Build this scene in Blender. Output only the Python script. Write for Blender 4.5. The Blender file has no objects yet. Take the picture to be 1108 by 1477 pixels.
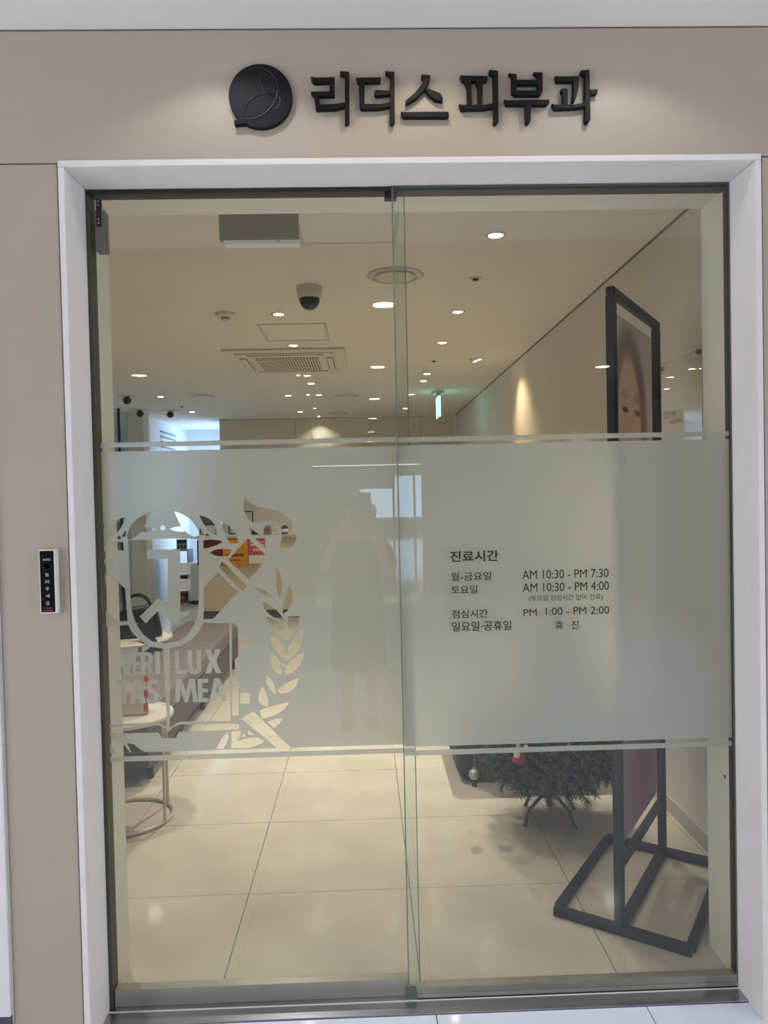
import bpy, bmesh, math, random
from mathutils import Vector, Matrix
from mathutils.geometry import delaunay_2d_cdt
random.seed(7)
scene = bpy.context.scene
COL = scene.collection
PI = math.pi

# ------------------------------------------------------------------ camera
CAM = Vector((0.0, -2.1115, 1.472))
YAW, PITCH, ROLL, FPX = 0.0256, -0.0228, -0.0215, 1062.5
def cam_axes():
    f = Vector((math.sin(YAW), math.cos(YAW), 0)); r = Vector((math.cos(YAW), -math.sin(YAW), 0)); u = Vector((0, 0, 1))
    f2 = f*math.cos(PITCH) + u*math.sin(PITCH); u2 = u*math.cos(PITCH) - f*math.sin(PITCH)
    r3 = r*math.cos(ROLL) + u2*math.sin(ROLL); u3 = u2*math.cos(ROLL) - r*math.sin(ROLL)
    return r3, u3, f2
AX_R, AX_U, AX_F = cam_axes()
cam_data = bpy.data.cameras.new('camera')
cam_data.sensor_fit = 'HORIZONTAL'; cam_data.sensor_width = 36.0
cam_data.lens = 36.0*FPX/1108.0; cam_data.clip_start = 0.01; cam_data.clip_end = 200
cam = bpy.data.objects.new('camera', cam_data); COL.objects.link(cam)
m = Matrix.Identity(4)
for i in range(3):
    m[i][0] = AX_R[i]; m[i][1] = AX_U[i]; m[i][2] = -AX_F[i]; m[i][3] = CAM[i]
cam.matrix_world = m
scene.camera = cam

# measured points of the photograph turned into points on real planes of the room
def ray(x, y): return AX_F + AX_R*((x-554)/FPX) - AX_U*((y-738.5)/FPX)
def at_y(x, y, Y): d = ray(x, y); return CAM + d*((Y-CAM.y)/d.y)
def at_z(x, y, Z): d = ray(x, y); return CAM + d*((Z-CAM.z)/d.z)
def at_x(x, y, X): d = ray(x, y); return CAM + d*((X-CAM.x)/d.x)

# ------------------------------------------------------------------ world, exposure, large lights
world = bpy.data.worlds.new('world'); scene.world = world; world.use_nodes = True
world.node_tree.nodes['Background'].inputs[0].default_value = (0.75, 0.85, 1.0, 1)
world.node_tree.nodes['Background'].inputs[1].default_value = 0.3
vs = scene.view_settings
vs.view_transform = 'Standard'; vs.look = 'None'; vs.gamma = 1.0; vs.use_curve_mapping = False
vs.exposure = 1.1
scene.cycles.use_denoising = True
W_IN = (1.0, 0.95, 0.88)        # interior lamps
W_LOB = (0.94, 0.97, 1.0)       # hall lamps
IN_W, LOB_W, SIGN_W = 19.5, 28.5, 1.35

def area_light(name, loc, rot, sx, sy, watts, col):
    l = bpy.data.lights.new(name, 'AREA'); l.shape = 'RECTANGLE'; l.size = sx; l.size_y = sy; l.energy = watts; l.color = col
    o = bpy.data.objects.new(name, l); COL.objects.link(o); o.location = loc; o.rotation_euler = rot
    return o
def spot_light(name, loc, target, watts, col, angle, blend=0.6, radius=0.03):
    l = bpy.data.lights.new(name, 'SPOT'); l.energy = watts; l.color = col; l.spot_size = math.radians(angle); l.spot_blend = blend
    l.shadow_soft_size = radius
    o = bpy.data.objects.new(name, l); COL.objects.link(o); o.location = loc
    d = Vector(target) - Vector(loc)
    o.rotation_euler = d.to_track_quat('-Z', 'Y').to_euler()
    return o

# ------------------------------------------------------------------ materials
def lin(c):
    return tuple(((v/255)/12.92 if v/255 <= 0.04045 else ((v/255+0.055)/1.055)**2.4) for v in c) + (1,)
MATS = {}
def mat(name, rgb, rough=0.6, metal=0.0, noise=0.0, nscale=8.0, bump=0.0, bscale=60.0, emit=0.0, spec=0.5, stretch=None):
    if name in MATS: return MATS[name]
    M = bpy.data.materials.new(name); M.use_nodes = True; nt = M.node_tree
    b = nt.nodes['Principled BSDF']
    b.inputs['Roughness'].default_value = rough; b.inputs['Metallic'].default_value = metal
    b.inputs['Specular IOR Level'].default_value = spec
    c = lin(rgb); b.inputs['Base Color'].default_value = c
    if emit > 0:
        b.inputs['Emission Color'].default_value = c; b.inputs['Emission Strength'].default_value = emit
    tc = None
    if noise > 0 or bump > 0:
        tc = nt.nodes.new('ShaderNodeTexCoord'); mp = nt.nodes.new('ShaderNodeMapping')
        if stretch: mp.inputs['Scale'].default_value = stretch
        nt.links.new(tc.outputs['Object'], mp.inputs['Vector'])
    if noise > 0:
        n = nt.nodes.new('ShaderNodeTexNoise'); n.inputs['Scale'].default_value = nscale; n.inputs['Detail'].default_value = 5
        r = nt.nodes.new('ShaderNodeValToRGB')
        r.color_ramp.elements[0].position = 0.3; r.color_ramp.elements[1].position = 0.7
        r.color_ramp.elements[0].color = tuple(v*(1-noise) for v in c[:3]) + (1,)
        r.color_ramp.elements[1].color = tuple(min(1, v*(1+noise)) for v in c[:3]) + (1,)
        nt.links.new(mp.outputs[0], n.inputs['Vector']); nt.links.new(n.outputs[0], r.inputs[0]); nt.links.new(r.outputs[0], b.inputs['Base Color'])
    if bump > 0:
        n2 = nt.nodes.new('ShaderNodeTexNoise'); n2.inputs['Scale'].default_value = bscale; n2.inputs['Detail'].default_value = 3
        bp = nt.nodes.new('ShaderNodeBump'); bp.inputs['Strength'].default_value = bump; bp.inputs['Distance'].default_value = 0.003
        nt.links.new(mp.outputs[0], n2.inputs['Vector']); nt.links.new(n2.outputs[0], bp.inputs['Height']); nt.links.new(bp.outputs[0], b.inputs['Normal'])
    MATS[name] = M
    return M
def emat(name, rgb, strength):
    if name in MATS: return MATS[name]
    M = bpy.data.materials.new(name); M.use_nodes = True; nt = M.node_tree; nt.nodes.clear()
    e = nt.nodes.new('ShaderNodeEmission'); e.inputs[0].default_value = lin(rgb); e.inputs[1].default_value = strength
    o = nt.nodes.new('ShaderNodeOutputMaterial'); nt.links.new(e.outputs[0], o.inputs[0]); MATS[name] = M
    return M
def glass_mat(name, tint, base=0.04):
    M = bpy.data.materials.new(name); M.use_nodes = True; nt = M.node_tree; nt.nodes.clear()
    lw = nt.nodes.new('ShaderNodeLayerWeight'); lw.inputs['Blend'].default_value = 0.5
    p = nt.nodes.new('ShaderNodeMath'); p.operation = 'POWER'; p.inputs[1].default_value = 5
    mr = nt.nodes.new('ShaderNodeMath'); mr.operation = 'MULTIPLY_ADD'; mr.inputs[1].default_value = 1-base; mr.inputs[2].default_value = base
    t = nt.nodes.new('ShaderNodeBsdfTransparent'); t.inputs[0].default_value = tint + (1,)
    g = nt.nodes.new('ShaderNodeBsdfGlossy'); g.inputs['Roughness'].default_value = 0.0; g.inputs[0].default_value = (1, 1, 1, 1)
    mx = nt.nodes.new('ShaderNodeMixShader'); o = nt.nodes.new('ShaderNodeOutputMaterial')
    nt.links.new(lw.outputs['Facing'], p.inputs[0]); nt.links.new(p.outputs[0], mr.inputs[0]); nt.links.new(mr.outputs[0], mx.inputs[0])
    nt.links.new(t.outputs[0], mx.inputs[1]); nt.links.new(g.outputs[0], mx.inputs[2]); nt.links.new(mx.outputs[0], o.inputs[0])
    return M
def film_mat(name, rgb):
    M = bpy.data.materials.new(name); M.use_nodes = True; nt = M.node_tree; nt.nodes.clear()
    d = nt.nodes.new('ShaderNodeBsdfDiffuse'); d.inputs[0].default_value = lin(rgb)
    t = nt.nodes.new('ShaderNodeBsdfTranslucent'); t.inputs[0].default_value = lin(rgb)
    mx = nt.nodes.new('ShaderNodeMixShader'); mx.inputs[0].default_value = 0.58
    o = nt.nodes.new('ShaderNodeOutputMaterial')
    rf = nt.nodes.new('ShaderNodeBsdfRefraction'); rf.inputs[0].default_value = lin(rgb); rf.inputs['Roughness'].default_value = 0.55; rf.inputs['IOR'].default_value = 1.25
    m2 = nt.nodes.new('ShaderNodeMixShader'); m2.inputs[0].default_value = 0.45
    nt.links.new(t.outputs[0], m2.inputs[1]); nt.links.new(rf.outputs[0], m2.inputs[2])
    nt.links.new(d.outputs[0], mx.inputs[1]); nt.links.new(m2.outputs[0], mx.inputs[2]); nt.links.new(mx.outputs[0], o.inputs[0])
    return M

M_GLASS = glass_mat('clear_glass', (0.95, 0.965, 0.945))
M_ACRYL = glass_mat('clear_acrylic', (0.97, 0.975, 0.97))
M_PART = glass_mat('partition_glass', (0.88, 0.96, 0.95))
M_GEDGE = mat('glass_edge', (96, 118, 104), 0.15, spec=0.8)
M_FILM = film_mat('frosted_film', (228, 227, 218))
M_WALLO = mat('outer_panel', (176, 164, 145), 0.55, noise=0.02, nscale=3, bump=0.05, bscale=300)
M_WALLI = mat('inner_wall', (214, 205, 192), 0.7, noise=0.02, nscale=2)
M_BACKW = mat('back_wall_panel', (222, 213, 194), 0.6, noise=0.03, nscale=3)
M_CEIL = mat('ceiling_paint', (222, 216, 206), 0.85, noise=0.015, nscale=1.5)
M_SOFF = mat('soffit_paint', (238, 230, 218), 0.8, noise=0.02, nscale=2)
M_CAS = mat('white_casing', (230, 223, 219), 0.45, noise=0.03, nscale=14, bump=0.08, bscale=20)
M_JAMB = mat('jamb_paint', (232, 226, 208), 0.6)
M_TILE = mat('beige_tile', (207, 196, 174), 0.13, noise=0.11, nscale=3.0, bump=0.02, bscale=30)
def world_coords(M):
    nt = M.node_tree; g = nt.nodes.new('ShaderNodeNewGeometry')
    for n in nt.nodes:
        if n.type == 'MAPPING':
            for l in list(n.inputs['Vector'].links): nt.links.remove(l)
            nt.links.new(g.outputs['Position'], n.inputs['Vector'])
world_coords(M_TILE)
M_TILEL = mat('white_tile', (228, 234, 248), 0.07, noise=0.02, nscale=3)
M_GROUT = mat('grout', (92, 84, 72), 0.9)
M_STEEL = mat('brushed_steel', (172, 175, 186), 0.28, 1.0, noise=0.12, nscale=6, stretch=(0.6, 40, 40), bump=0.03, bscale=40)
M_RAIL = mat('rail_metal', (176, 172, 158), 0.35, 0.7, noise=0.06, nscale=10)
M_DARKCH = mat('dark_channel', (74, 68, 54), 0.5)
M_GREYM = mat('grey_metal', (112, 114, 106), 0.4, 0.4)
M_BLACK = mat('black_paint', (24, 24, 27), 0.35)
M_SIGN = mat('sign_black', (22, 20, 21), 0.55, spec=0.2)
M_LOGO = mat('logo_navy', (17, 19, 27), 0.55, spec=0.2)
M_GROOVE = mat('groove_black', (10, 10, 13), 0.25)
M_WHITE = mat('white_plastic', (226, 224, 218), 0.45)
M_WHITE2 = mat('ceiling_plastic', (206, 200, 188), 0.5)
M_DOME = mat('smoked_dome', (20, 20, 20), 0.08)
M_LAMP = emat('lamp_lens', (255, 240, 214), 14.0)
M_LAMPL = emat('hall_lamp_lens', (255, 246, 230), 10.0)
M_STRIP = emat('strip_lens', (255, 246, 232), 6.0)
M_INK = mat('ink_black', (30, 30, 32), 0.6)

# ------------------------------------------------------------------ mesh helpers
class MB:
    def __init__(s): s.v = []; s.f = []; s.mi = []; s.sm = []
    def add(s, vs_, fs, mi=0, smooth=False):
        o = len(s.v); s.v += [tuple(v) for v in vs_]
        for f in fs: s.f.append(tuple(i+o for i in f)); s.mi.append(mi); s.sm.append(smooth)
        return s
    def box(s, x0, x1, y0, y1, z0, z1, mi=0):
        return s.add([(x0,y0,z0),(x1,y0,z0),(x1,y1,z0),(x0,y1,z0),(x0,y0,z1),(x1,y0,z1),(x1,y1,z1),(x0,y1,z1)],
                     [(0,3,2,1),(4,5,6,7),(0,1,5,4),(1,2,6,5),(2,3,7,6),(3,0,4,7)], mi)
    def bar(s, a, b, w, h, up=(0,0,1), mi=0):
        a = Vector(a); b = Vector(b); d = (b-a).normalized(); up = Vector(up)
        x = d.cross(up)
        if x.length < 1e-4: x = d.cross(Vector((0,1,0)))
        x.normalize(); y = x.cross(d).normalized()
        vs_ = []
        for p in (a, b):
            for sx, sy in ((-1,-1),(1,-1),(1,1),(-1,1)): vs_.append(p + x*(sx*w/2) + y*(sy*h/2))
        return s.add(vs_, [(0,1,2,3),(7,6,5,4),(0,4,5,1),(1,5,6,2),(2,6,7,3),(3,7,4,0)], mi)
    def prism(s, poly, z0, z1, fn, mi=0):
        """poly in 2D, fn(a,b,c) -> 3D; c runs z0..z1"""
        n = len(poly); ar = sum(poly[i][0]*poly[(i+1) % n][1]-poly[(i+1) % n][0]*poly[i][1] for i in range(n))
        if ar < 0: poly = poly[::-1]
        vs_ = [fn(a, b, z0) for a, b in poly] + [fn(a, b, z1) for a, b in poly]
        fs = [tuple(range(n))[::-1], tuple(range(n, 2*n))] + [(i, (i+1) % n, n+(i+1) % n, n+i) for i in range(n)]
        return s.add(vs_, fs, mi)
    def tube(s, pts, r, n=8, mi=0, closed=False):
        pts = [Vector(p) for p in pts]; k = len(pts); vs_ = []; fs = []
        rr = r if isinstance(r, (list, tuple)) else [r]*k
        prev = None
        for i, p in enumerate(pts):
            if closed: d = pts[(i+1) % k]-pts[i-1]
            else: d = pts[min(i+1, k-1)]-pts[max(i-1, 0)]
            d.normalize()
            if prev is None:
                a = d.cross(Vector((0,0,1)))
                if a.length < 1e-3: a = d.cross(Vector((0,1,0)))
            else: a = prev - d*prev.dot(d)
            a.normalize(); prev = a; b = d.cross(a)
            for j in range(n):
                t = 2*PI*j/n; vs_.append(p + a*(math.cos(t)*rr[i]) + b*(math.sin(t)*rr[i]))
        for i in range(k if closed else k-1):
            i2 = (i+1) % k
            for j in range(n): fs.append((i*n+j, i*n+(j+1) % n, i2*n+(j+1) % n, i2*n+j))
        s.add(vs_, fs, mi, True)
        if not closed: s.add(vs_[:n], [tuple(range(n))[::-1]], mi); s.add(vs_[-n:], [tuple(range(n))], mi)
        return s
    def lathe(s, prof, n=24, c=(0,0,0), mi=0, smooth=True, axis='z'):
        vs_ = []; fs = []; k = len(prof)
        for r, z in prof:
            for j in range(n):
                t = 2*PI*j/n; x, y = r*math.cos(t), r*math.sin(t)
                p = (x, y, z) if axis == 'z' else ((x, -z, y) if axis == 'y' else (z, x, y))
                vs_.append((p[0]+c[0], p[1]+c[1], p[2]+c[2]))
        for i in range(k-1):
            for j in range(n): fs.append((i*n+j, i*n+(j+1) % n, (i+1)*n+(j+1) % n, (i+1)*n+j))
        s.add(vs_, fs, mi, smooth)
        if prof[0][0] > 1e-4: s.add(vs_[:n], [tuple(range(n))[::-1]], mi)
        if prof[-1][0] > 1e-4: s.add(vs_[-n:], [tuple(range(n))], mi)
        return s
    def mesh(s, name, mats):
        me = bpy.data.meshes.new(name); me.from_pydata(s.v, [], s.f)
        for mm in (mats if isinstance(mats, (list, tuple)) else [mats]): me.materials.append(mm)
        me.polygons.foreach_set('material_index', s.mi); me.polygons.foreach_set('use_smooth', s.sm)
        me.update(); return me
    def build(s, name, mats, parent=None, loc=(0,0,0), bevel=0, fix=True):
        me = s.mesh(name, mats)
        if fix:
            bm = bmesh.new(); bm.from_mesh(me); bmesh.ops.recalc_face_normals(bm, faces=bm.faces[:])
            bm.to_mesh(me); bm.free()
        o = link(name, me, parent, loc)
        if bevel:
            bv = o.modifiers.new('bevel', 'BEVEL'); bv.width = bevel; bv.segments = 2; bv.limit_method = 'ANGLE'
        return o
def link(name, data, parent=None, loc=(0,0,0)):
    o = bpy.data.objects.new(name, data); COL.objects.link(o); o.location = loc
    if parent is not None: o.parent = parent
    return o
def tag(o, label=None, cat=None, group=None, kind=None):
    if label: o['label'] = label
    if cat: o['category'] = cat
    if group: o['group'] = group
    if kind: o['kind'] = kind
    return o
def thing(name, label, cat, loc=(0,0,0), rz=0, group=None):
    o = link(name, None, None, loc); o.rotation_euler = (0,0,rz)
    o.empty_display_size = 0.1
    return tag(o, label, cat, group)
def copy_tree(o, parent=None):
    c = o.copy(); COL.objects.link(c); c.parent = parent
    for ch in list(o.children): copy_tree(ch, c)
    return c
def struct(o, label=None): o['kind'] = 'structure'; return o
def box(name, m_, x0, x1, y0, y1, z0, z1, parent=None, bevel=0):
    b = MB(); off = Vector((0,0,0))
    if parent is not None: off = parent.matrix_world.translation if False else Vector(parent.location)
    return b.box(x0-off.x, x1-off.x, y0-off.y, y1-off.y, z0-off.z, z1-off.z).build(name, m_, parent, bevel=bevel)
def text(name, body, size, m_, parent, loc, rot=(PI/2,0,0), extrude=0.0004, align='LEFT', space=1.0, fit=None, bold=0.0):
    c = bpy.data.curves.new(name, 'FONT'); c.body = body; c.size = size; c.extrude = extrude; c.align_x = align; c.space_character = space; c.offset = bold*size
    tmp = bpy.data.objects.new(name+'_tmp', c); COL.objects.link(tmp)
    bpy.context.view_layer.update()
    me = bpy.data.meshes.new_from_object(tmp.evaluated_get(bpy.context.evaluated_depsgraph_get()))
    bpy.data.objects.remove(tmp); bpy.data.curves.remove(c)
    if fit and len(me.vertices):
        xs = [v.co.x for v in me.vertices]; ys = [v.co.y for v in me.vertices]
        w, h = max(xs)-min(xs), max(ys)-min(ys); x0, y0 = min(xs), min(ys)
        fw, fh = fit
        sx = fw/w if fw else fh/h; sy = fh/h if fh else fw/w
        for v in me.vertices: v.co.x = (v.co.x-x0)*sx; v.co.y = (v.co.y-y0)*sy
    me.materials.clear(); me.materials.append(m_)
    o = link(name, me, parent, loc); o.rotation_euler = rot
    return o

# ------------------------------------------------------------------ key dimensions (metres)
X0, X1, ZT = -0.7686, 1.0664, 2.3488          # clear opening
YF, YI = -0.137, 0.20                          # outer and inner faces of the front wall
XW, XL, ZC, YB = 1.364, -3.07, 2.636, 8.77     # room: right wall, left wall, ceiling, back wall
ZS = 2.707                                     # hall ceiling

# ------------------------------------------------------------------ structure: interior floor with tiles
floor = struct(box('floor', M_GROUT, -6.0, XW, -0.064, 12.0, -0.06, -0.004))
tile_me = {}
def tile_mesh(w, d, m_, key):
    k = (round(w, 3), round(d, 3), key)
    if k not in tile_me:
        g = 0.0015; b = MB().box(g, w-g, g, d-g, -0.008, 0.0)
        tile_me[k] = b.mesh('tile', m_)
    return tile_me[k]
xs = [XL] + [-0.4639+0.6*i for i in range(-4, 4) if XL+0.02 < -0.4639+0.6*i < XW-0.02] + [XW]
ys = [0.052] + [0.609+0.6*j for j in range(0, 14)] + [YB]
for i in range(len(xs)-1):
    for j in range(len(ys)-1):
        o = link('tile', tile_mesh(xs[i+1]-xs[i], ys[j+1]-ys[j], M_TILE, 'i'), floor, (xs[i], ys[j], 0))
box('corridor_tile_field', M_TILE, XL-2.8, XL, 3.0, 11.8, -0.02, 0.0, floor)
box('corridor_tile_field', M_TILE, XL, -2.0, YB, 11.8, -0.02, 0.0, floor)

# hall floor
floor_l = struct(box('floor_hall', M_GROUT, -9, 9, -30, -0.064, -0.06, -0.004))
box('tile_field', M_TILEL, -9, 9, -30, -2.464, -0.02, 0.0, floor_l)
lx = [0.17+0.6*i for i in range(-6, 7)]
for i in range(len(lx)-1):
    for j in range(4):
        link('tile', tile_mesh(0.6, 0.6, M_TILEL, 'l'), floor_l, (lx[i], -0.064-0.6*(j+1), 0))
box('tile_field', M_TILEL, -9, lx[0], -2.464, -0.064, -0.02, 0.0, floor_l)
box('tile_field', M_TILEL, lx[-1], 9, -2.464, -0.064, -0.02, 0.0, floor_l)

# ceilings
struct(box('ceiling', M_CEIL, XL, XW, YI, YB, ZC, ZC+0.05))
struct(box('ceiling_corridor', mat('corridor_paint', (226, 230, 232), 0.8), -6.0, XL, 3.0, 12.0, ZC, ZC+0.05))
struct(box('ceiling_corridor', MATS['corridor_paint'], XL, -2.0, YB, 12.0, ZC, ZC+0.05))
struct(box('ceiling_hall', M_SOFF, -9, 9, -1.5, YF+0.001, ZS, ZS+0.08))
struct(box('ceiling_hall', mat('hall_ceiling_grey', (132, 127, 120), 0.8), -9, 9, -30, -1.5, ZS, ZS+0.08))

# front wall (around the opening) with its cladding panels
wf = link('wall_front', None); struct(wf)
core = mat('wall_core', (190, 182, 168), 0.7)
box('wall_block', core, XL-0.1, X0-0.017, YF+0.012, YI, 0, 2.8, wf)
box('wall_block', core, X1+0.017, 4.0, YF+0.012, YI, 0, 2.8, wf)
box('wall_block', core, X0-0.017, X1+0.017, YF+0.012, YI, ZT+0.018, 2.8, wf)
box('panel', M_WALLO, -1.55, 3.0, YF, YF+0.0118, 2.362, ZS-0.004, wf, 0.0015)
box('panel', M_WALLO, -0.972, X0-0.021, YF, YF+0.0118, 0.0, 2.3585, wf, 0.0015)
box('panel', M_WALLO, X1+0.021, 2.2, YF, YF+0.0118, 0.0, 2.3585, wf, 0.0015)
box('panel', M_CAS, -2.2, -0.9765, YF-0.012, YF+0.0118, 0.10, 2.3585, wf, 0.0015)
box('panel', mat('dark_base', (74, 72, 82), 0.5), -2.2, -0.9765, YF-0.008, YF+0.0118, 0.0, 0.097, wf)
box('edge_strip', mat('edge_strip_paint', (210, 206, 198), 0.5), -0.976, -0.9725, YF-0.003, YF+0.0118, 0.0, 2.3585, wf)
# inner jamb faces beyond the glass
box('jamb_lining', M_JAMB, X0-0.0168, X0-0.006, 0.046, YI+0.004, 0, ZT+0.018, wf)
box('jamb_lining', M_JAMB, X1+0.012, X1+0.0168, 0.046, YI+0.004, 0, ZT+0.018, wf)
box('head_lining', M_JAMB, X0-0.006, X1+0.012, 0.046, YI+0.004, ZT+0.004, ZT+0.0178, wf)
# lock holes in the jamb linings
for (sx, px, py) in ((-1, 157, 1152), (1, 1046, 1120)):
    xx = X0-0.006 if sx < 0 else X1+0.012
    p = at_x(px, py, xx) if sx > 0 else Vector((xx, 0.075, 0.611))
    MB().lathe([(0.006, -0.001), (0.006, 0.001)], 12, axis='x').build('lock_hole', M_BLACK, wf, p)

# white casing around the opening
cas = link('trim_1', None); struct(cas)
YC = YF-0.006
box('casing_side', M_CAS, X0-0.0165, X0, YC, 0.004, 0, ZT, cas, 0.002)
box('casing_side', M_CAS, X1, X1+0.0165, YC, 0.004, 0, ZT, cas, 0.002)
box('casing_head', M_CAS, X0-0.0165, X1+0.0165, YC, 0.004, ZT+0.0008, ZT+0.0175, cas, 0.002)
# threshold plate
th = link('trim_2', None); struct(th)
box('plate', M_STEEL, X0, X1, -0.0635, 0.052, -0.003, 0.004, th, 0.001)
box('white_sealant', M_WHITE, X0, X1, -0.012, -0.008, 0.004, 0.0055, th)
# overhead track and side channel
tr = link('trim_3', None); struct(tr)
box('track', mat('track_dark', (44, 40, 32), 0.5), X0, X1, 0.009, 0.050, ZT-0.010, ZT, tr)
box('side_channel', M_DARKCH, X0, X0+0.010, 0.005, 0.050, 0.004, ZT-0.012, tr)
box('side_channel', mat('rubber_seal', (34, 36, 34), 0.6), X1-0.004, X1, 0.005, 0.030, 0.004, ZT-0.012, tr)

# right wall
wr = struct(box('wall_right', M_WALLI, XW, XW+0.1, YI, YB, 0, ZC))
box('cornice', mat('shadow_gap', (120, 112, 98), 0.8), XW-0.004, XW, YI, YB, ZC-0.012, ZC-0.001, wr)
bb = struct(box('baseboard_right', mat('baseboard_paint', (176, 168, 152), 0.5), XW-0.012, XW, YI, YB, 0.0, 0.07))
# back wall built of panels
wb = struct(box('wall_back', core, -2.11, XW, YB+0.012, YB+0.1, 0, ZC))
px = [-2.11, -1.0, 0.1, 0.85, XW]
for i in range(4): box('panel', M_BACKW, px[i]+0.004, px[i+1]-0.004, YB, YB+0.0118, 0.0, ZC-0.02, wb, 0.002)
struct(box('wall_corridor_side', mat('corridor_grey', (196, 200, 202), 0.7), -2.11, -2.05, YB+0.101, 10.4, 0, ZC))
# left wall: solid near the door, glass partition, column, then the corridor
struct(box('wall_left', M_WALLI, XL-0.1, XL, YI, 5.2, 0, ZC))
col = struct(box('wall_column', mat('column_paint', (206, 196, 178), 0.7), XL-0.02, -2.87, 7.60, 7.86, 0, ZC))
mat('corridor_end', (206, 214, 222), 0.7)
struct(box('wall_corridor_left', mat('corridor_white', (222, 228, 234), 0.6), XL, -2.97, 7.86, 10.4, 0, ZC))
struct(box('wall_corridor_end', MATS['corridor_end'], XL, -2.05, 10.4, 10.5, 0, ZC))
struct(box('wall_far_left', MATS['corridor_end'], -6.0, -5.9, 3.0, 10.5, 0, ZC))
struct(box('wall_office_near', MATS['corridor_end'], -5.9, XL-0.1, 3.0, 3.1, 0, ZC)); struct(box('wall_office_far', MATS['corridor_end'], -5.9, XL, 10.4, 10.5, 0, ZC))
lv = link('window_6', None); struct(lv)
for k in range(6): MB().bar((-2.955, 8.75, 2.10+0.075*k), (-2.955, 9.55, 2.10+0.075*k), 0.045, 0.012, up=(0.7, 0, 1)).build('slat', mat('louvre_slat', (150, 156, 156), 0.6), lv)
# glass partition on the left
gp = link('window_1', None); struct(gp)
b_ = MB().box(XL-0.01, XL, 5.2, 7.6, 0.02, ZC-0.02); b_.build('pane', M_PART, gp)
for yy in (5.2, 6.15, 7.25): box('mullion', M_BLACK, XL-0.02, XL+0.01, yy, yy+0.025, 0, ZC, gp)
box('rail', M_BLACK, XL-0.02, XL+0.01, 5.2, 7.6, 0.0, 0.02, gp)

# daylight window with blinds, then an added one hidden in the corridor
M_DAY = emat('daylight_pane', (206, 226, 255), 2.0)
def blind_window(name, x, y0, y1, z0, z1):
    w = link(name, None); struct(w)
    box('pane', M_DAY, x, x+0.01, y0, y1, z0, z1, w)
    fr = mat('window_frame', (220, 224, 226), 0.5)
    box('frame', fr, x, x+0.05, y0-0.05, y0, z0-0.05, z1+0.05, w); box('frame', fr, x, x+0.05, y1, y1+0.05, z0-0.05, z1+0.05, w)
    box('frame', fr, x, x+0.05, y0, y1, z1, z1+0.05, w); box('frame', fr, x, x+0.05, y0, y1, z0-0.05, z0, w)
    sl = mat('blind_slat', (186, 194, 196), 0.6)
    n = int((z1-z0)/0.085)
    for k in range(n):
        z = z0+0.085*(k+0.5)
        MB().bar((x+0.09, y0, z), (x+0.09, y1, z), 0.05, 0.004, up=(0.5, 0, 1)).build('slat', sl, w)
blind_window('window_2', -5.9, 5.0, 8.0, 0.8, 2.35)
w3 = link('added_window_3', None); struct(w3)  # added unseen window, its glowing pane brightens the corridor's left wall
box('pane', emat('corridor_fill', (196, 218, 250), 3.0), -2.125, -2.112, 9.1, 10.2, 0.7, 2.4, w3)
for yy in (9.05, 9.64, 10.2): box('frame_bar', mat('window_frame', (220, 224, 226), 0.5), -2.14, -2.11, yy, yy+0.05, 0.65, 2.45, w3)

# hall walls, only seen mirrored in the glass
M_HALLW = mat('hall_wall', (204, 198, 188), 0.7)
struct(box('wall_hall_left', M_HALLW, -4.1, -4.0, -9, YF, 0, ZS)); struct(box('wall_hall_right', M_HALLW, 4.0, 4.1, -9, YF, 0, ZS))
M_HALLD = mat('hall_pillar', (120, 118, 116), 0.5)
M_HALLO = mat('hall_opposite', (142, 138, 132), 0.7)
struct(box('wall_hall_opposite', M_HALLO, -4.0, -1.0, -9.2, -9.0, 0, ZS)); struct(box('wall_hall_opposite', M_HALLO, 1.1, 4.0, -9.2, -9.0, 0, ZS))
struct(box('wall_hall_pillar', M_HALLD, -1.0, -0.80, -9.3, -8.95, 0, ZS)); struct(box('wall_hall_pillar', M_HALLD, 0.88, 1.1, -9.3, -8.95, 0, ZS))
struct(box('wall_hall_far_left', M_HALLW, -9.0, -8.9, -30, -9.2, 0, ZS)); struct(box('wall_hall_far_right', M_HALLW, 8.9, 9.0, -30, -9.2, 0, ZS))
struct(box('wall_hall_end', M_HALLW, -9.0, 9.0, -30.0, -29.9, 0, ZS))
hw = link('window_4', None); struct(hw)
for (a, b) in ((-0.2, 1.2), (1.3, 2.1), (2.2, 3.2)):
    box('pane', emat('hall_day', (196, 224, 255), 2.2), a, b, -29.9, -29.88, 0.5, 1.75 if a < 1.25 else 2.3, hw)
    box('frame', M_HALLD, b, b+0.1, -29.9, -29.8, 0.4, 2.4, hw)
for nm, xx, sx in (('added_window_7', -4.0, 1), ('added_window_8', 4.0, -1)):  # added side windows out of view, glowing panes to light soffit and casing
    w = link(nm, None); struct(w); x0_, x1_ = sorted((xx, xx+sx*0.012))
    box('pane', emat('hall_side_fill_'+nm, (228, 233, 250), 2.45 if sx > 0 else 1.7), x0_, x1_, -4.8, -0.9, 0.5, 2.4, w)
    for k in range(5): a0, a1 = sorted((xx, xx+sx*0.06)); box('mullion', M_HALLD, a0, a1, -4.84+0.975*k, -4.78+0.975*k, 0.45, 2.45, w)
    for zz in (0.44, 2.40): box('rail', M_HALLD, a0, a1, -4.84, -0.88, zz, zz+0.06, w)
box('counter', M_HALLW, -2.5, -0.85, -20.0, -19.4, 0, 1.05, hw)

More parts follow.
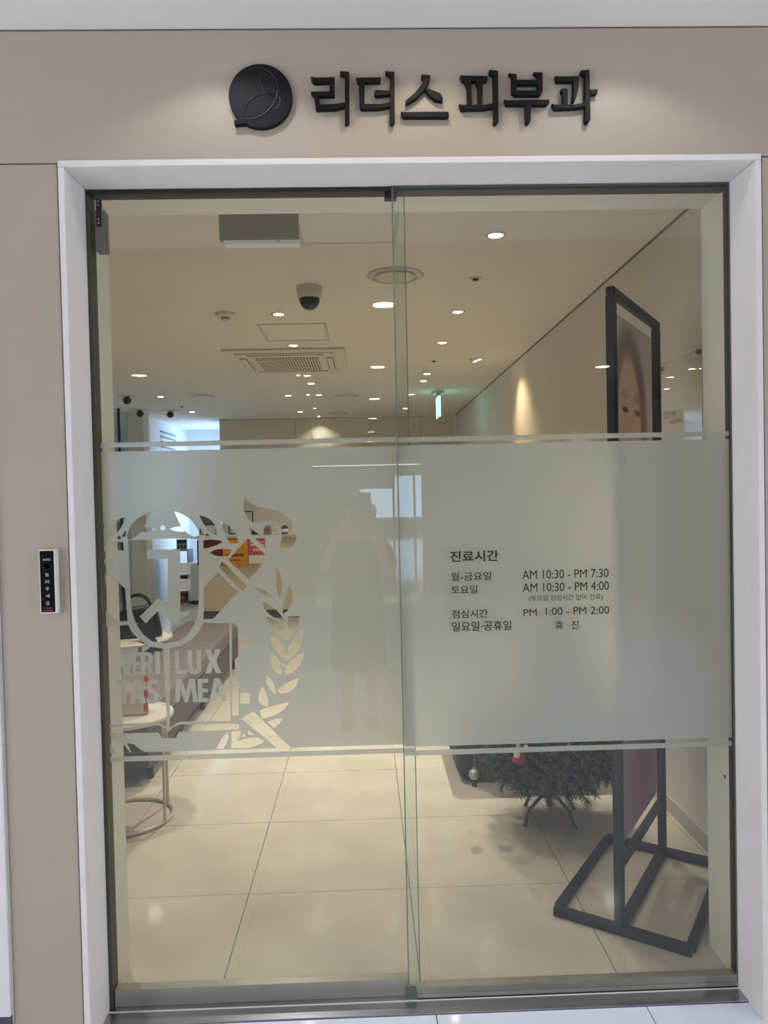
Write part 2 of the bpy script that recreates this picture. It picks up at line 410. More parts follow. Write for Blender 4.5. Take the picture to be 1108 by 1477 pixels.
# ------------------------------------------------------------------ the two glass panels
def pane_mesh(x0, x1, y0, y1, z0, z1):
    b = MB()
    b.box(x0, x1, y0, y1, z0, z1)
    b.mi = [1, 1, 0, 1, 0, 1]
    return b
Z_TOPS, Z_TOPS2, Z_MAIN1 = 1.640, 1.626, 1.614
Z_MAIN0, Z_BOT1, Z_BOT0 = 0.740, 0.729, 0.714

# fixed left panel with the frosted crest
XP_R = 0.130
pl = link('window_5', None); struct(pl)
YL0, YL1 = 0.020, 0.032
pane_mesh(X0+0.004, XP_R, YL0, YL1, 0.02, ZT-0.006).build('pane', [M_GLASS, M_GEDGE], pl)
box('bottom_rail', M_RAIL, X0+0.012, XP_R-0.03, YL0-0.008, YL1+0.010, 0.0042, 0.055, pl, 0.001)
box('bracket', M_BLACK, XP_R-0.055, XP_R-0.02, YL0-0.006, YL1+0.006, ZT-0.028, ZT-0.010, pl)
# corner patch fitting top left
pf = box('patch_fitting', M_GREYM, X0+0.022, X0+0.050, YL0-0.010, YL1+0.012, 2.18, 2.295, pl, 0.002)
box('fitting_plate', M_BLACK, X0+0.027, X0+0.041, YL0-0.012, YL0-0.002, 2.248, 2.325, pl, 0.001)
for zz in (2.318, 2.308, 2.268, 2.258):
    MB().lathe([(0.0025, 0), (0.0025, 0.002)], 8, axis='y').build('screw', M_RAIL, pl, (X0+0.034, YL0-0.012, zz))

# sliding right panel
pr = link('door_1', None); struct(pr)
YR0, YR1 = -0.004, 0.008
pane_mesh(0.098, X1-0.001, YR0, YR1, 0.02, ZT-0.002).build('pane', [M_GLASS, M_GEDGE], pr)
box('bottom_rail', M_RAIL, 0.118, X1-0.002, YR0+0.001, YR1+0.018, 0.0055, 0.040, pr, 0.001)
box('floor_guide', M_GREYM, 0.088, 0.120, -0.008, 0.016, 0.004, 0.030, pr, 0.001)
YRF = YR1+0.0006
for nm, z0, z1 in (('film_stripe', Z_TOPS2, Z_TOPS), ('film', Z_MAIN0, Z_MAIN1), ('film_stripe', Z_BOT0, Z_BOT1)):
    dz = -0.003 if z0 > 1.5 else 0.0
    MB().add([(0.100, YRF, z0+dz), (X1-0.003, YRF, z0+dz), (X1-0.003, YRF, z1+dz), (0.100, YRF, z1+dz)], [(0, 1, 2, 3)]).build(nm, M_FILM, pr, fix=False)

box('edge_seal', M_GEDGE, 0.0950, 0.0978, YR0, YR1, 0.03, ZT-0.002, pr)
box('edge_seal', M_GEDGE, XP_R+0.0002, XP_R+0.0024, YL0, YL1, 0.02, ZT-0.012, pl)
# ---- crest cut out of the film on the left panel
YLF = YL1+0.0006
def P2(x, y): p = at_y(x, y, YLF); return (p.x, p.z)
def cE(pts): return [P2(130+.29783*a, 690+.29783*b) for a, b in pts]
def cA(pts): return [P2(140+.14440*a, 710+.14440*b) for a, b in pts]
def cB(pts): return [P2(280+.15343*a, 700+.15343*b) for a, b in pts]
def cC(pts): return [P2(140+.15579*a, 880+.15579*b) for a, b in pts]
def cD(pts): return [P2(280+.15568*a, 880+.15568*b) for a, b in pts]
def smooth(poly, it=2):
    """round a polygon but keep its sharp corners"""
    for _ in range(it):
        n = len(poly); out = []
        for i in range(n):
            a, b, c = Vector(poly[i-1]), Vector(poly[i]), Vector(poly[(i+1) % n])
            u, v = (b-a), (c-b)
            if u.length < 1e-6 or v.length < 1e-6: continue
            if u.normalized().dot(v.normalized()) < 0.45: out.append(tuple(b))
            else: out.append(tuple(b-u*0.25)); out.append(tuple(b+v*0.25))
        poly = out
    return poly
def circ(c, r, n=16): return [(c[0]+r*math.cos(2*PI*i/n), c[1]+r*math.sin(2*PI*i/n)) for i in range(n)]
AXX = P2(243, 1055)[0]
AXX = 0.5*(P2(235, 761.5)[0]+P2(243.5, 1055)[0])
def mir(poly): return [(2*AXX-a, b) for a, b in poly]
clear = []          # openings cut through the film
half = []           # openings that occur on both sides of the crest
half.append(smooth(cE([(408,160),(440,170),(480,192),(512,228),(528,262),(527,290),(500,283),(465,262),(435,222)])))
half.append(smooth(cE([(383,245),(408,236),(438,231),(462,238),(478,248),(460,256),(438,259),(408,254)])))
half.append(smooth(cB([(45,280),(90,290),(140,312),(185,352),(210,405),(208,465),(170,452),(125,415),(80,345)])))
half.append(cB([(52,398),(78,432),(98,466),(54,466)]))
half.append(circ(cB([(123,473)])[0], 0.0052))
half.append(smooth(cB([(252,342),(300,358),(350,395),(390,448),(412,505),(415,558),(372,580),(330,535),(300,482),(272,420)])))
half.append(smooth(cB([(86,516),(150,509),(225,512),(274,531),(225,558),(150,585),(88,596)])))
half.append(smooth(cB([(143,636),(195,606),(262,595),(350,602),(348,625),(325,664),(262,670),(195,660)])))
# torch head, shaft and flame (a pair crossing behind the shield)
half.append(cB([(320,700),(505,497),(672,655),(620,770),(515,890)]))
half.append(cB([(572,496),(668,496),(668,590)]))
half.append(cB([(265,718),(310,755),(500,952),(455,997),(235,765)]))
half.append(cB([(225,820),(410,1000),(180,1255),(88,1258),(92,955)]))
half.append(smooth(cB([(475,105),(500,148),(560,190),(640,212),(720,220),(800,242),(880,300),(935,372),(963,450),(962,500),(940,560),(880,600),(800,585),(822,520),(825,450),(808,395),(765,350),(712,326),(660,335),(612,352),(555,352),(508,326),(475,262),(461,190)]), 1))
half.append(cB([(520,378),(560,428),(622,468),(548,474),(522,430)]))
half.append(smooth(cB([(648,470),(648,435),(662,385),(700,352),(740,366),(800,440),(806,468),(750,472)]), 1))
# laurel
half.append(smooth(cB([(560,955),(640,972),(735,1045),(780,1062),(690,1040),(610,1000)])))
half.append(smooth(cB([(775,760),(815,830),(830,930),(815,1040),(800,1065),(780,1000),(768,880)])))
half.append(smooth(cB([(628,1092),(700,1112),(770,1165),(820,1225),(850,1272),(775,1258),(700,1210),(655,1150)])))
half.append(smooth(cB([(895,932),(925,1000),(932,1060),(905,1140),(865,1195),(832,1208),(845,1100),(865,1010)])))
half.append(smooth(cD([(668,62),(740,82),(800,118),(840,170),(856,222),(862,286),(800,250),(735,185),(690,110)])))
half.append(smooth(cD([(872,60),(976,55),(966,130),(925,215),(868,284),(858,222),(866,120)])))
half.append(smooth(cD([(703,222),(765,248),(825,315),(858,400),(862,472),(800,425),(735,345),(708,285)])))
half.append(smooth(cD([(1012,170),(1012,260),(985,345),(935,415),(870,472),(862,400),(882,315),(935,235)])))
half.append(smooth(cD([(705,388),(768,425),(802,495),(816,592),(765,590),(720,525),(700,455)])))
half.append(smooth(cD([(1020,388),(1008,455),(965,530),(905,590),(835,594),(848,530),(905,450)])))
half.append(circ(cD([(833,507)])[0], 0.0060))
half.append(smooth(cD([(668,600),(728,655),(752,720),(756,782),(705,745),(672,680)])))
half.append(smooth(cD([(965,630),(950,700),(885,765),(795,775),(772,745),(830,685)])))
half.append(smooth(cD([(630,705),(665,755),(690,830),(682,898),(606,872),(590,800)])))
half.append(smooth(cD([(880,850),(850,912),(765,965),(670,1002),(622,1006),(610,930),(670,905),(770,880)])))
half.append(cD([(822,1005),(790,1052),(740,1093),(675,1035),(750,1010)]))
half.append(cD([(435,1005),(550,940),(895,1295),(770,1285)]))
half.append(smooth(cD([(345,1125),(440,1120),(402,1216),(480,1192),(580,1170),(652,1216),(580,1260),(480,1283),(345,1279)]), 1))
half.append(circ(cD([(462,1162)])[0], 0.0055))
half.append(cD([(500,1110),(562,1156),(500,1157)]))
half.append(cD([(425,255),(470,250),(507,250),(507,357),(425,357)]))
half.append(cD([(425,765),(515,765),(517,865),(427,865)]))
half.append(cD([(350,115),(405,160),(410,500),(414,980),(352,975)]))
half.append(cD([(255,1190),(320,1125),(320,1190),(270,1285),(205,1285)]))
half.append(cE([(398,1208),(432,1192),(690,1188),(722,1190),(722,1214),(600,1222),(430,1228),(415,1258),(381,1258),(381,1230)]))
for h in half:
    clear.append(h); clear.append(mir(h))
for q_ in ([(182,1190),(250,1250),(305,1335),(190,1330)], [(278,1230),(340,1245),(400,1290),(445,1328),(318,1328)], [(465,1290),(545,1330),(470,1330)], [(590,1330),(830,1320),(890,1280),(860,1330)]):
    clear.append(cC(q_))
# centre: dot, shield interior, book pages
clear.append(circ(cE([(352,240)])[0], 0.0075))
shield_r = cE([(358,291),(524,293),(527,420),(528,560),(524,640),(508,700),(478,750),(438,785),(385,798)])
top_c = (AXX, shield_r[0][1]); bot_c = (AXX, shield_r[-1][1])
sr = [top_c] + shield_r[1:-1] + [bot_c]
clear.append(sr + [(2*AXX-a, b) for a, b in sr[-2:0:-1]])
page = cE([(386,824),(440,812),(492,780),(530,738),(547,700),(674,702),(680,1175),(445,1178),(420,1184),(386,1208)])
clear.append(page); clear.append(mir(page))
# frosted marks that stay inside the openings
solid = []
solid.append(cE([(275,345),(437,345),(437,410),(488,410),(488,462),(437,462),(437,486),(488,486),(488,541),(437,541),(437,705),(412,709),(330,640),(270,703),(240,670),(330,580),(375,614),(375,390),(275,390)]))
def glyph(ch):
    """bold capital letters in a unit square"""
    t = 0.26
    if ch == 'L': return [[(0,0),(1,0),(1,.17),(.36,.17),(.36,1),(0,1)]]
    if ch == 'U': return [[(0,1),(0,.3),(.06,.12),(.22,.01),(.5,-.02),(.78,.01),(.94,.12),(1,.3),(1,1),(.68,1),(.68,.3),(.6,.18),(.5,.16),(.4,.18),(.32,.3),(.32,1)]]
    if ch == 'X': return [[(0,0),(.36,0),(.5,.3),(.66,0),(1,0),(.7,.51),(.98,1),(.64,1),(.52,.74),(.38,1),(.02,1),(.3,.51)]]
    if ch == 'M': return [[(0,0),(.2,0),(.26,.62),(.42,0),(.58,0),(.74,.62),(.8,0),(1,0),(.9,1),(.66,1),(.5,.42),(.34,1),(.1,1)]]
    if ch == 'E': return [[(0,0),(1,0),(1,.17),(.42,.17),(.42,.42),(.92,.42),(.92,.58),(.42,.58),(.42,.83),(1,.83),(1,1),(0,1)]]
    if ch == 'A': return [[(0,0),(.3,0),(.36,.2),(.64,.2),(.7,0),(1,0),(.68,1),(.32,1)], [(.41,.36),(.59,.36),(.5,.72)]]
    if ch == 'V': return [[(0,1),(.34,0),(.66,0),(1,1),(.7,1),(.5,.32),(.3,1)]]
    if ch == 'R': return [[(0,0),(.33,0),(.33,.4),(.42,.4),(.68,0),(1,0),(.72,.44),(.9,.55),(.95,.72),(.9,.88),(.75,.97),(.5,1),(0,1)], [(.33,.56),(.5,.57),(.62,.64),(.63,.75),(.52,.83),(.33,.84)]]
    if ch == 'I': return [[(0,0),(1,0),(1,1),(0,1)]]
    if ch == 'T': return [[(.32,0),(.68,0),(.68,.83),(1,.83),(1,1),(0,1),(0,.83),(.32,.83)]]
    if ch == 'S': return [[(.02,.08),(.3,-.01),(.6,0),(.88,.1),(.98,.28),(.92,.45),(.7,.56),(.42,.66),(.4,.76),(.52,.84),(.72,.83),(.92,.76),(.92,.95),(.65,1.01),(.35,.99),(.1,.88),(.04,.7),(.12,.55),(.36,.44),(.6,.34),(.6,.22),(.48,.16),(.26,.18),(.02,.27)]]
for ch, ex0, ex1, ey1, ey0 in (('L',413,462,832,948),('U',474,537,831,948),('X',556,634,828,945),('M',410,518,970,1086),('E',523,572,970,1084),('A',578,656,967,1080),
                               ('V',140,212,842,952),('E',206,244,842,952),('R',248,306,840,952),('I',316,338,838,950),('T',132,196,975,1092),('A',192,268,975,1092),('S',272,334,975,1092)):
    q00 = cE([(ex0, ey0)])[0]; q11 = cE([(ex1, ey1)])[0]
    gs = glyph(ch)
    for gi, g in enumerate(gs):
        poly = [(q00[0]+a*(q11[0]-q00[0]), q00[1]+b*(q11[1]-q00[1])) for a, b in g]
        (solid if gi == 0 else clear).append(poly) if gi == 0 else solid.append(('hole', poly))
for xa, xb, ya, yb in ((125, 360, 0, 0),): pass
def inside(p, poly):
    x, y = p; r = False; j = len(poly)-1
    for i in range(len(poly)):
        xi, yi = poly[i]; xj, yj = poly[j]
        if (yi > y) != (yj > y) and x < (xj-xi)*(y-yi)/(yj-yi)+xi: r = not r
        j = i
    return r
def film_with_crest(name, xa, xb, za, zb):
    verts = [Vector((xa,za)), Vector((xb,za)), Vector((xb,zb)), Vector((xa,zb))]; edges = [(0,1),(1,2),(2,3),(3,0)]
    for poly in clear + [s_[1] if s_[0] == 'hole' else s_ for s_ in solid]:
        poly = [(min(max(a, xa+0.0006), xb-0.0006), min(max(b, za+0.0006), zb-0.0006)) for a, b in poly]
        k = len(verts); verts += [Vector(p) for p in poly]
        edges += [(k+i, k+(i+1) % len(poly)) for i in range(len(poly))]
    vo, eo, fo, *_ = delaunay_2d_cdt(verts, edges, [], 0, 1e-5)
    keep = []
    bbc = [(min(a for a,b in c_), max(a for a,b in c_), min(b for a,b in c_), max(b for a,b in c_), c_) for c_ in clear]
    for f in fo:
        c = sum((vo[i] for i in f), Vector((0, 0)))/len(f)
        cl = any(a0 <= c.x <= a1 and b0 <= c.y <= b1 and inside(c, p_) for a0, a1, b0, b1, p_ in bbc)
        if cl:
            sol = any(s_[0] != 'hole' and inside(c, s_) for s_ in solid)
            if sol and any(s_[0] == 'hole' and inside(c, s_[1]) for s_ in solid): sol = False
            if not sol: continue
        keep.append(tuple(f))
    b = MB(); b.add([(v.x, YLF, v.y) for v in vo], keep)
    return b.build(name, M_FILM, pl, fix=False)
fc = film_with_crest('film', X0+0.012, XP_R-0.001, Z_MAIN0, Z_MAIN1)
fc['label'] = 'frosted film with a clear cut laurel, torch and open book crest reading VERITAS LUX MEA'
for z0, z1 in ((Z_TOPS2, Z_TOPS), (Z_BOT0, Z_BOT1)):
    MB().add([(X0+0.012, YLF, z0), (XP_R-0.001, YLF, z0), (XP_R-0.001, YLF, z1), (X0+0.012, YLF, z1)], [(0, 1, 2, 3)]).build('film_stripe', M_FILM, pl, fix=False)

# ---- opening hours lettering on the sliding panel (front face)
YT = YR0-0.0008
def hours(body, x, yb, xr, yt, bold=0):
    a = at_y(x, yb, YT); b = at_y(xr, yb, YT); c = at_y(x, yt, YT)
    o = text('lettering', body, 0.04, M_INK, pr, (a.x, YT, a.z), fit=((b-a).length, (c-a).length), bold=bold)
    o.rotation_euler = (PI/2, 0, 0)
    return o
hours('진료시간', 649.5, 811, 719.5, 795, 0.02)
hours('월-금요일', 650.5, 838, 709, 826, .008); hours('토요일', 651, 857, 689, 845, .008)
hours('점심시간', 652, 892, 704, 880, .008); hours('일요일·공휴일', 652, 911, 738, 897, .008)
hours('AM 10:30 - PM 7:30', 753.5, 835.5, 878, 823); hours('AM 10:30 - PM 4:00', 754, 854, 878.5, 841.5)
hours('(토요일 점심시간 없이 진료)', 763.5, 868.5, 869.5, 859)
hours('PM', 755.5, 888.5, 774.5, 879); hours('1:00 - PM 2:00', 787.5, 887.5, 879, 876.5)
hours('휴', 801.5, 908, 812.5, 896, .008); hours('진', 824.5, 907.5, 835, 895.5, .008)

# ------------------------------------------------------------------ wall sign
YSG = YF-0.016
def poly_px(ox, oy, sc):
    return lambda pts: [(lambda p: (p.x, p.z))(at_y(ox+sc*a, oy+sc*b, YSG)) for a, b in pts]
s1 = poly_px(310, 80, .2527); s2 = poly_px(580, 80, .2708)
sign = thing('wall_sign', 'raised black Korean lettering mounted on the panel above the door', 'sign', (0, YF, 2.45))
LET = [
 (s1, [[(547,118),(575,125),(682,122),(682,150),(565,155),(548,135)], [(655,122),(683,122),(683,228),(655,228)], [(547,205),(682,203),(682,230),(565,230),(548,215)],
       [(565,225),(597,228),(600,305),(575,305)], [(572,280),(680,275),(745,266),(745,290),(690,305),(580,308)], [(713,88),(767,92),(768,380),(755,392),(742,390),(742,115),(715,105)]]),
 (s1, [[(805,125),(948,122),(945,150),(815,152)], [(820,145),(855,145),(855,300),(832,302),(826,290)], [(830,275),(940,275),(1002,266),(1002,290),(940,303),(835,305)],
       [(912,198),(925,195),(1005,200),(1005,222),(920,230),(910,215)], [(972,88),(1025,92),(1028,380),(1015,392),(1000,390),(1000,115),(975,103)]]),
 (s2, [[(103,100),(152,103),(150,125),(130,170),(80,225),(22,258),(18,240),(60,205),(100,160),(115,128),(105,118)], [(118,172),(150,178),(205,200),(220,230),(215,243),(175,235),(140,205)],
       [(-6,294),(5,300),(248,298),(252,320),(245,328),(8,328)]]),
 (s2, [[(308,105),(455,107),(458,125),(450,135),(318,133)], [(330,130),(368,130),(372,264),(348,264),(345,165)], [(390,130),(432,130),(428,264),(405,264),(402,165)],
       [(303,257),(320,262),(440,262),(490,252),(490,275),(440,285),(315,288)], [(463,75),(512,80),(515,350),(500,365),(488,362),(486,105),(465,92)]]),
 (s2, [[(568,92),(612,98),(612,185),(615,210),(600,208),(585,195),(585,110)], [(700,88),(750,88),(750,190),(735,210),(720,205),(722,105)], [(600,128),(735,128),(735,152),(600,152)],
       [(595,185),(740,185),(738,210),(600,210)], [(545,232),(560,238),(785,234),(785,250),(770,262),(555,262)], [(655,255),(690,255),(685,350),(672,362),(660,358)]]),
 (s2, [[(815,107),(830,110),(945,108),(945,135),(825,138)], [(912,120),(945,110),(943,160),(930,220),(918,248),(910,240),(915,190)], [(845,180),(858,173),(885,178),(885,262),(858,262),(856,200)],
       [(798,255),(815,260),(920,260),(978,248),(978,270),(930,280),(815,285)], [(952,78),(1000,75),(1005,340),(990,358),(975,355),(975,105),(955,95)], [(1000,180),(1043,178),(1042,200),(1005,208)]]),
]
for fn, strokes in LET:
    b = MB()
    for k, st in enumerate(strokes):
        e = 0.0002*k
        b.prism(fn(st), YSG-e, YF+0.0005, lambda a, bb, c: (a, c-YF, bb-2.45))
    b.build('letter', M_SIGN, sign, bevel=0.0015)
lc = at_y(310+.2527*260, 80+.2527*230, YSG); lr = 0.2527*178/1062.5*(YSG-CAM.y)
logo = thing('logo_disc', 'round navy black disc with a raised leaf and butterfly outline left of the lettering', 'sign', (lc.x, YF, lc.z))
MB().lathe([(lr, 0.0), (lr, 0.015), (lr-0.0015, 0.016), (0.0, 0.016)], 64, axis='y', smooth=False).build('disc', M_LOGO, logo)
def lp(a, b): p = at_y(310+.2527*a, 80+.2527*b, YSG); return Vector((p.x-lc.x, -0.0162, p.z-lc.z))
def bez(pts, n=10):
    out = []
    P = [pts[0]*2-pts[1]] + pts + [pts[-1]*2-pts[-2]]
    for i in range(1, len(P)-2):
        for k in range(n):
            t = k/n; out.append(0.5*((2*P[i])+(P[i+1]-P[i-1])*t+(2*P[i-1]-5*P[i]+4*P[i+1]-P[i+2])*t*t+(3*P[i]-P[i-1]-3*P[i+1]+P[i+2])*t**3))
    return out + [pts[-1]]
for ln, r0 in (([(165,345),(178,285),(215,243),(270,222),(340,218)], .0020), ([(150,366),(235,356),(300,318),(345,255),(362,205),(380,185),(412,180)], .0022),
           ([(255,98),(256,140),(275,190),(310,222),(350,236)], .0018), ([(250,75),(300,85),(340,125),(358,175),(355,225)], .0020), ([(370,230),(372,270),(355,300),(338,300)], .0018), ([(255,98),(300,112),(335,150)], .0012)):
    pts = bez([lp(*q) for q in ln]); k = len(pts)
    MB().tube(pts, [r0*(0.35+0.65*math.sin(PI*min(1, max(0.0, (i+1)/(k+1))))) for i in range(k)], 6).build('leaf_line', M_GROOVE, logo)
b = MB(); b.prism([(lp(*q).x, lp(*q).z) for q in ((110,372),(165,366),(182,390),(112,396))], -0.0185, 0.0, lambda a, bb, c: (a, c, bb)).build('foot', M_LOGO, logo, bevel=0.001)

# touch switch of the automatic door
ts = thing('door_switch', 'slim black and white touch switch plate on the left wall panel', 'switch', (-0.8375, YF, 1.264))
MB().box(-0.022, 0.022, -0.020, 0.0, -0.084, 0.084).build('housing', M_WHITE, ts, bevel=0.002)
MB().box(-0.0195, 0.0165, -0.0215, -0.019, -0.081, 0.081).build('touch_plate', mat('gloss_black', (10, 10, 11), 0.12), ts, bevel=0.0005)
M_PRINT = mat('print_grey', (196, 196, 196), 0.6)
text('print', 'AUTO', 0.01, M_PRINT, ts, (-0.0115, -0.0218, 0.055), fit=(0.020, 0.006))
MB().lathe([(0.0035, 0), (0.0065, 0)], 20, axis='y', c=(-0.0015, -0.0219, 0.041)).build('ring_mark', M_PRINT, ts)
for k, ch in enumerate('눌러주세요'):
    text('print', ch, 0.012, M_PRINT, ts, (-0.0060, -0.0218, 0.014-0.0188*k), fit=(0.0095, 0.0095))
text('print', '자동문', 0.006, mat('print_red', (196, 60, 66), 0.6), ts, (-0.012, -0.0218, -0.0715), fit=(0.021, 0.004))
text('print', 'AUTODOOR', 0.006, MATS['print_red'], ts, (-0.0145, -0.0218, -0.0785), fit=(0.026, 0.004))

# ------------------------------------------------------------------ sign spots (recessed in the hall ceiling)
def downlight(name, label, group, x, y, z, r, lens, watts, colr, angle, target=None, radius=0.03, blend=0.7):
    t = thing(name, label, 'downlight', (x, y, z), 0, group)
    MB().lathe([(r+0.012, 0.0), (r+0.012, -0.003), (r, -0.005), (r-0.004, -0.002), (r-0.004, 0.0)], 20).build('trim_ring', M_WHITE2, t)
    MB().lathe([(r-0.004, -0.0022), (0.0, -0.0022)], 20).build('lens', lens, t)
    if watts:
        s = spot_light('lamp_glow', (x, y, z-0.012), target or (x, y, 0), watts, colr, angle, blend, radius)
    return t
for x_, w_, c_ in ((-0.33, 1.0, (0.92, 0.95, 1.0)), (0.17, 1.0, (1.0, 0.84, 0.68)), (0.67, 1.0, (0.92, 0.95, 1.0))):
    downlight('sign_spot', 'small recessed ceiling spot lighting the %s of the sign' % ('left end' if x_ < 0 else 'middle' if x_ < .5 else 'right end'), 'sign wall spots', x_, YF-0.24, ZS, 0.03, M_LAMPL, SIGN_W*w_, c_, 126, radius=0.02, target=(x_, YF-0.20, 0), blend=0.35)
# hall downlights in a row behind the viewpoint
for yy, od in ((-2.64, 'nearest the glass'), (-4.95, 'second from the glass'), (-7.28, 'third from the glass'), (-9.66, 'fourth from the glass'), (-12.16, 'fifth from the glass'), (-14.73, 'farthest from the glass')):
    downlight('hall_downlight', 'round downlight mirrored in the glass, middle row of the hall, '+od, 'hall downlights', 0.15, yy, ZS, 0.075, M_LAMPL, LOB_W, W_LOB, 140, radius=0.07)
for k, (x_, yy) in enumerate(((-2.2, -2.0), (2.4, -2.0), (-2.2, -5.2), (2.4, -5.2), (-5, -16), (5, -16), (-3, -23), (4, -23))):
    downlight('side_downlight', 'round hall ceiling downlight %s, %s of the glass' % (('nearest the door', 'second from the door', 'third from the door', 'farthest from the door')[k//2], 'left' if x_ < 0 else 'right'), 'hall side downlights', x_, yy, ZS, 0.075, M_LAMPL, LOB_W*1.2, W_LOB, 150, radius=0.07)
ls = thing('strip_light', 'long white strip light across the far hall ceiling', 'ceiling light', (-0.2, -27.0, ZS))
MB().box(-2.2, 2.4, -0.18, 0.18, -0.035, 0.0).build('housing', M_WHITE, ls)
MB().box(-2.15, 2.35, -0.16, 0.16, -0.040, -0.0352).build('lens', M_STRIP, ls)

# ------------------------------------------------------------------ interior ceiling fittings
LBL = {}
def in_dl(x, y, label, watts=1.0, angle=96):
    downlight('downlight', label, 'interior downlights', x, y, ZC, 0.036, M_LAMP, IN_W*watts*0.95, W_IN, angle, radius=0.03)
in_dl(0.617, 1.229, 'nearest lit downlight of the right hand row, by the door', 0.85, 112)
in_dl(0.621, 2.616, 'second lit downlight of the right hand row', 4.6, 92)
in_dl(0.621, 3.566, 'third lit downlight of the right hand row')
in_dl(0.626, 5.017, 'fourth lit downlight of the right hand row', 0.7)
in_dl(0.626, 5.464, 'fifth lit downlight of the right hand row, close behind the fourth', 0.5)
in_dl(0.57, 6.456, 'sixth lit downlight of the right hand row, beside the exit sign', 0.5)
in_dl(0.571, 7.836, 'farthest lit downlight of the right hand row', 1.0)
in_dl(-0.521, 2.608, 'lit downlight just in front of the square ceiling hatch', 3.6, 108)
in_dl(-0.523, 3.579, 'lit downlight between the hatch and the air conditioner')
in_dl(-0.528, 4.997, 'lit downlight just behind the air conditioner', 0.7)
in_dl(-0.525, 5.499, 'second lit downlight behind the air conditioner', 0.5)
in_dl(-0.500, 6.362, 'third lit downlight behind the air conditioner, near a round grille', 0.5)
in_dl(-0.850, 6.374, 'lit downlight over the left part of the reception counter', 0.6)
in_dl(-0.856, 7.988, 'lit downlight near the back wall, left of the middle', 1.1)
in_dl(-2.246, 4.494, 'nearest lit downlight of the left hand row', 0.9)
in_dl(-2.274, 6.271, 'second lit downlight of the left hand row, beside a dome camera', 0.6)
in_dl(-2.274, 7.781, 'farthest lit downlight of the left hand row', 0.5)
in_dl(-1.30, 1.25, 'lit downlight over the small round table by the door, hidden from the hall', 1.8)
for (x_, y_, lb) in ((-0.601, 3.761, 'tiny lit spot in front of the air conditioner'), (-0.608, 4.968, 'tiny lit spot left of the downlight behind the air conditioner'),
                     (-0.62, 6.317, 'tiny lit spot among the lights behind the air conditioner'), (-0.634, 7.624, 'tiny lit spot second from the back wall'), (-0.636, 8.6, 'tiny lit spot closest to the back wall')):
    t = thing('spot_lamp', lb, 'spotlight', (x_, y_, ZC), 0, 'tiny ceiling spots')
    MB().lathe([(0.022, 0), (0.022, -0.003), (0.016, -0.004)], 14).build('trim_ring', M_WHITE2, t)
    MB().lathe([(0.016, -0.0042), (0, -0.0042)], 14).build('lens', M_LAMP, t)
    if y_ > 8: spot_light('spot_glow', (x_, y_, ZC-0.01), (x_, y_, 0), 5, W_IN, 120, 0.8, 0.02)
# tilted wall washer
gx, gy = 0.993, 4.291
t = thing('wall_washer', 'tilted spotlight near the right wall throwing a beam onto it', 'spotlight', (gx, gy, ZC))
MB().lathe([(0.062, 0), (0.062, -0.004), (0.046, -0.005), (0.046, -0.002)], 20).build('trim_ring', M_WHITE2, t)
o = MB().lathe([(0.04, 0.02), (0.04, -0.012), (0.034, -0.014)], 18).build('lamp_head', M_WHITE, t); o.rotation_euler = (0, -0.4, 0)
o2 = MB().lathe([(0.034, -0.0142), (0, -0.0142)], 18).build('lens', M_LAMP, t); o2.rotation_euler = (0, -0.4, 0)
spot_light('washer_glow', (gx+0.012, gy, ZC-0.03), (XW, gy-0.15, 1.95), 17, (1.0, 0.74, 0.44), 80, 1.0, 0.03)

def ring_grille(x, y, label):
    t = thing('ceiling_speaker', label, 'ceiling grille', (x, y, ZC), 0, 'round ceiling grilles')
    MB().lathe([(0.150, 0), (0.150, -0.006), (0.135, -0.012), (0.125, -0.008), (0.125, -0.002)], 36).build('outer_ring', M_WHITE2, t)
    MB().lathe([(0.125, -0.0015), (0.105, -0.0015)], 36).build('shadow_gap', mat('gap_dark', (92, 86, 76), 0.8), t)
    MB().lathe([(0.105, -0.001), (0.108, -0.012), (0.09, -0.016), (0.0, -0.018)], 36).build('disc', M_WHITE2, t)
ring_grille(0.186, 1.817, 'large round ceiling grille in the middle, nearest the door')
ring_grille(-0.185, 6.433, 'round ceiling grille beyond the air conditioner')
ring_grille(-0.365, 8.221, 'round ceiling grille close to the back wall')
ring_grille(-1.814, 6.274, 'round ceiling grille towards the left wall')
for (x_, y_, lb) in ((0.625, 1.887, 'small round ceiling sensor between the first two right hand downlights'), (0.628, 4.323, 'small round ceiling sensor far along the right hand row'), (-2.262, 7.174, 'small dark ceiling sensor in the left hand row')):
    t = thing('ceiling_sensor', lb, 'sensor', (x_, y_, ZC), 0, 'small ceiling sensors')
    MB().lathe([(0.034, 0), (0.034, -0.003), (0.018, -0.006), (0.016, -0.003)], 20).build('collar', M_WHITE2, t)
    MB().lathe([(0.016, -0.002), (0.014, -0.014), (0.0, -0.016)], 16).build('eye', M_BLACK, t)
t = thing('smoke_detector', 'round white smoke detector on the ceiling left of the dome camera', 'smoke detector', (-0.852, 2.57, ZC))
MB().lathe([(0.062, 0), (0.062, -0.012), (0.045, -0.022), (0.028, -0.026)], 28).build('body', M_WHITE2, t)
MB().lathe([(0.026, -0.026), (0.026, -0.040), (0.02, -0.046), (0, -0.046)], 20).build('sensor_head', M_WHITE2, t)
MB().lathe([(0.0275, -0.030), (0.0275, -0.034)], 20).build('dark_slot', M_BLACK, t)
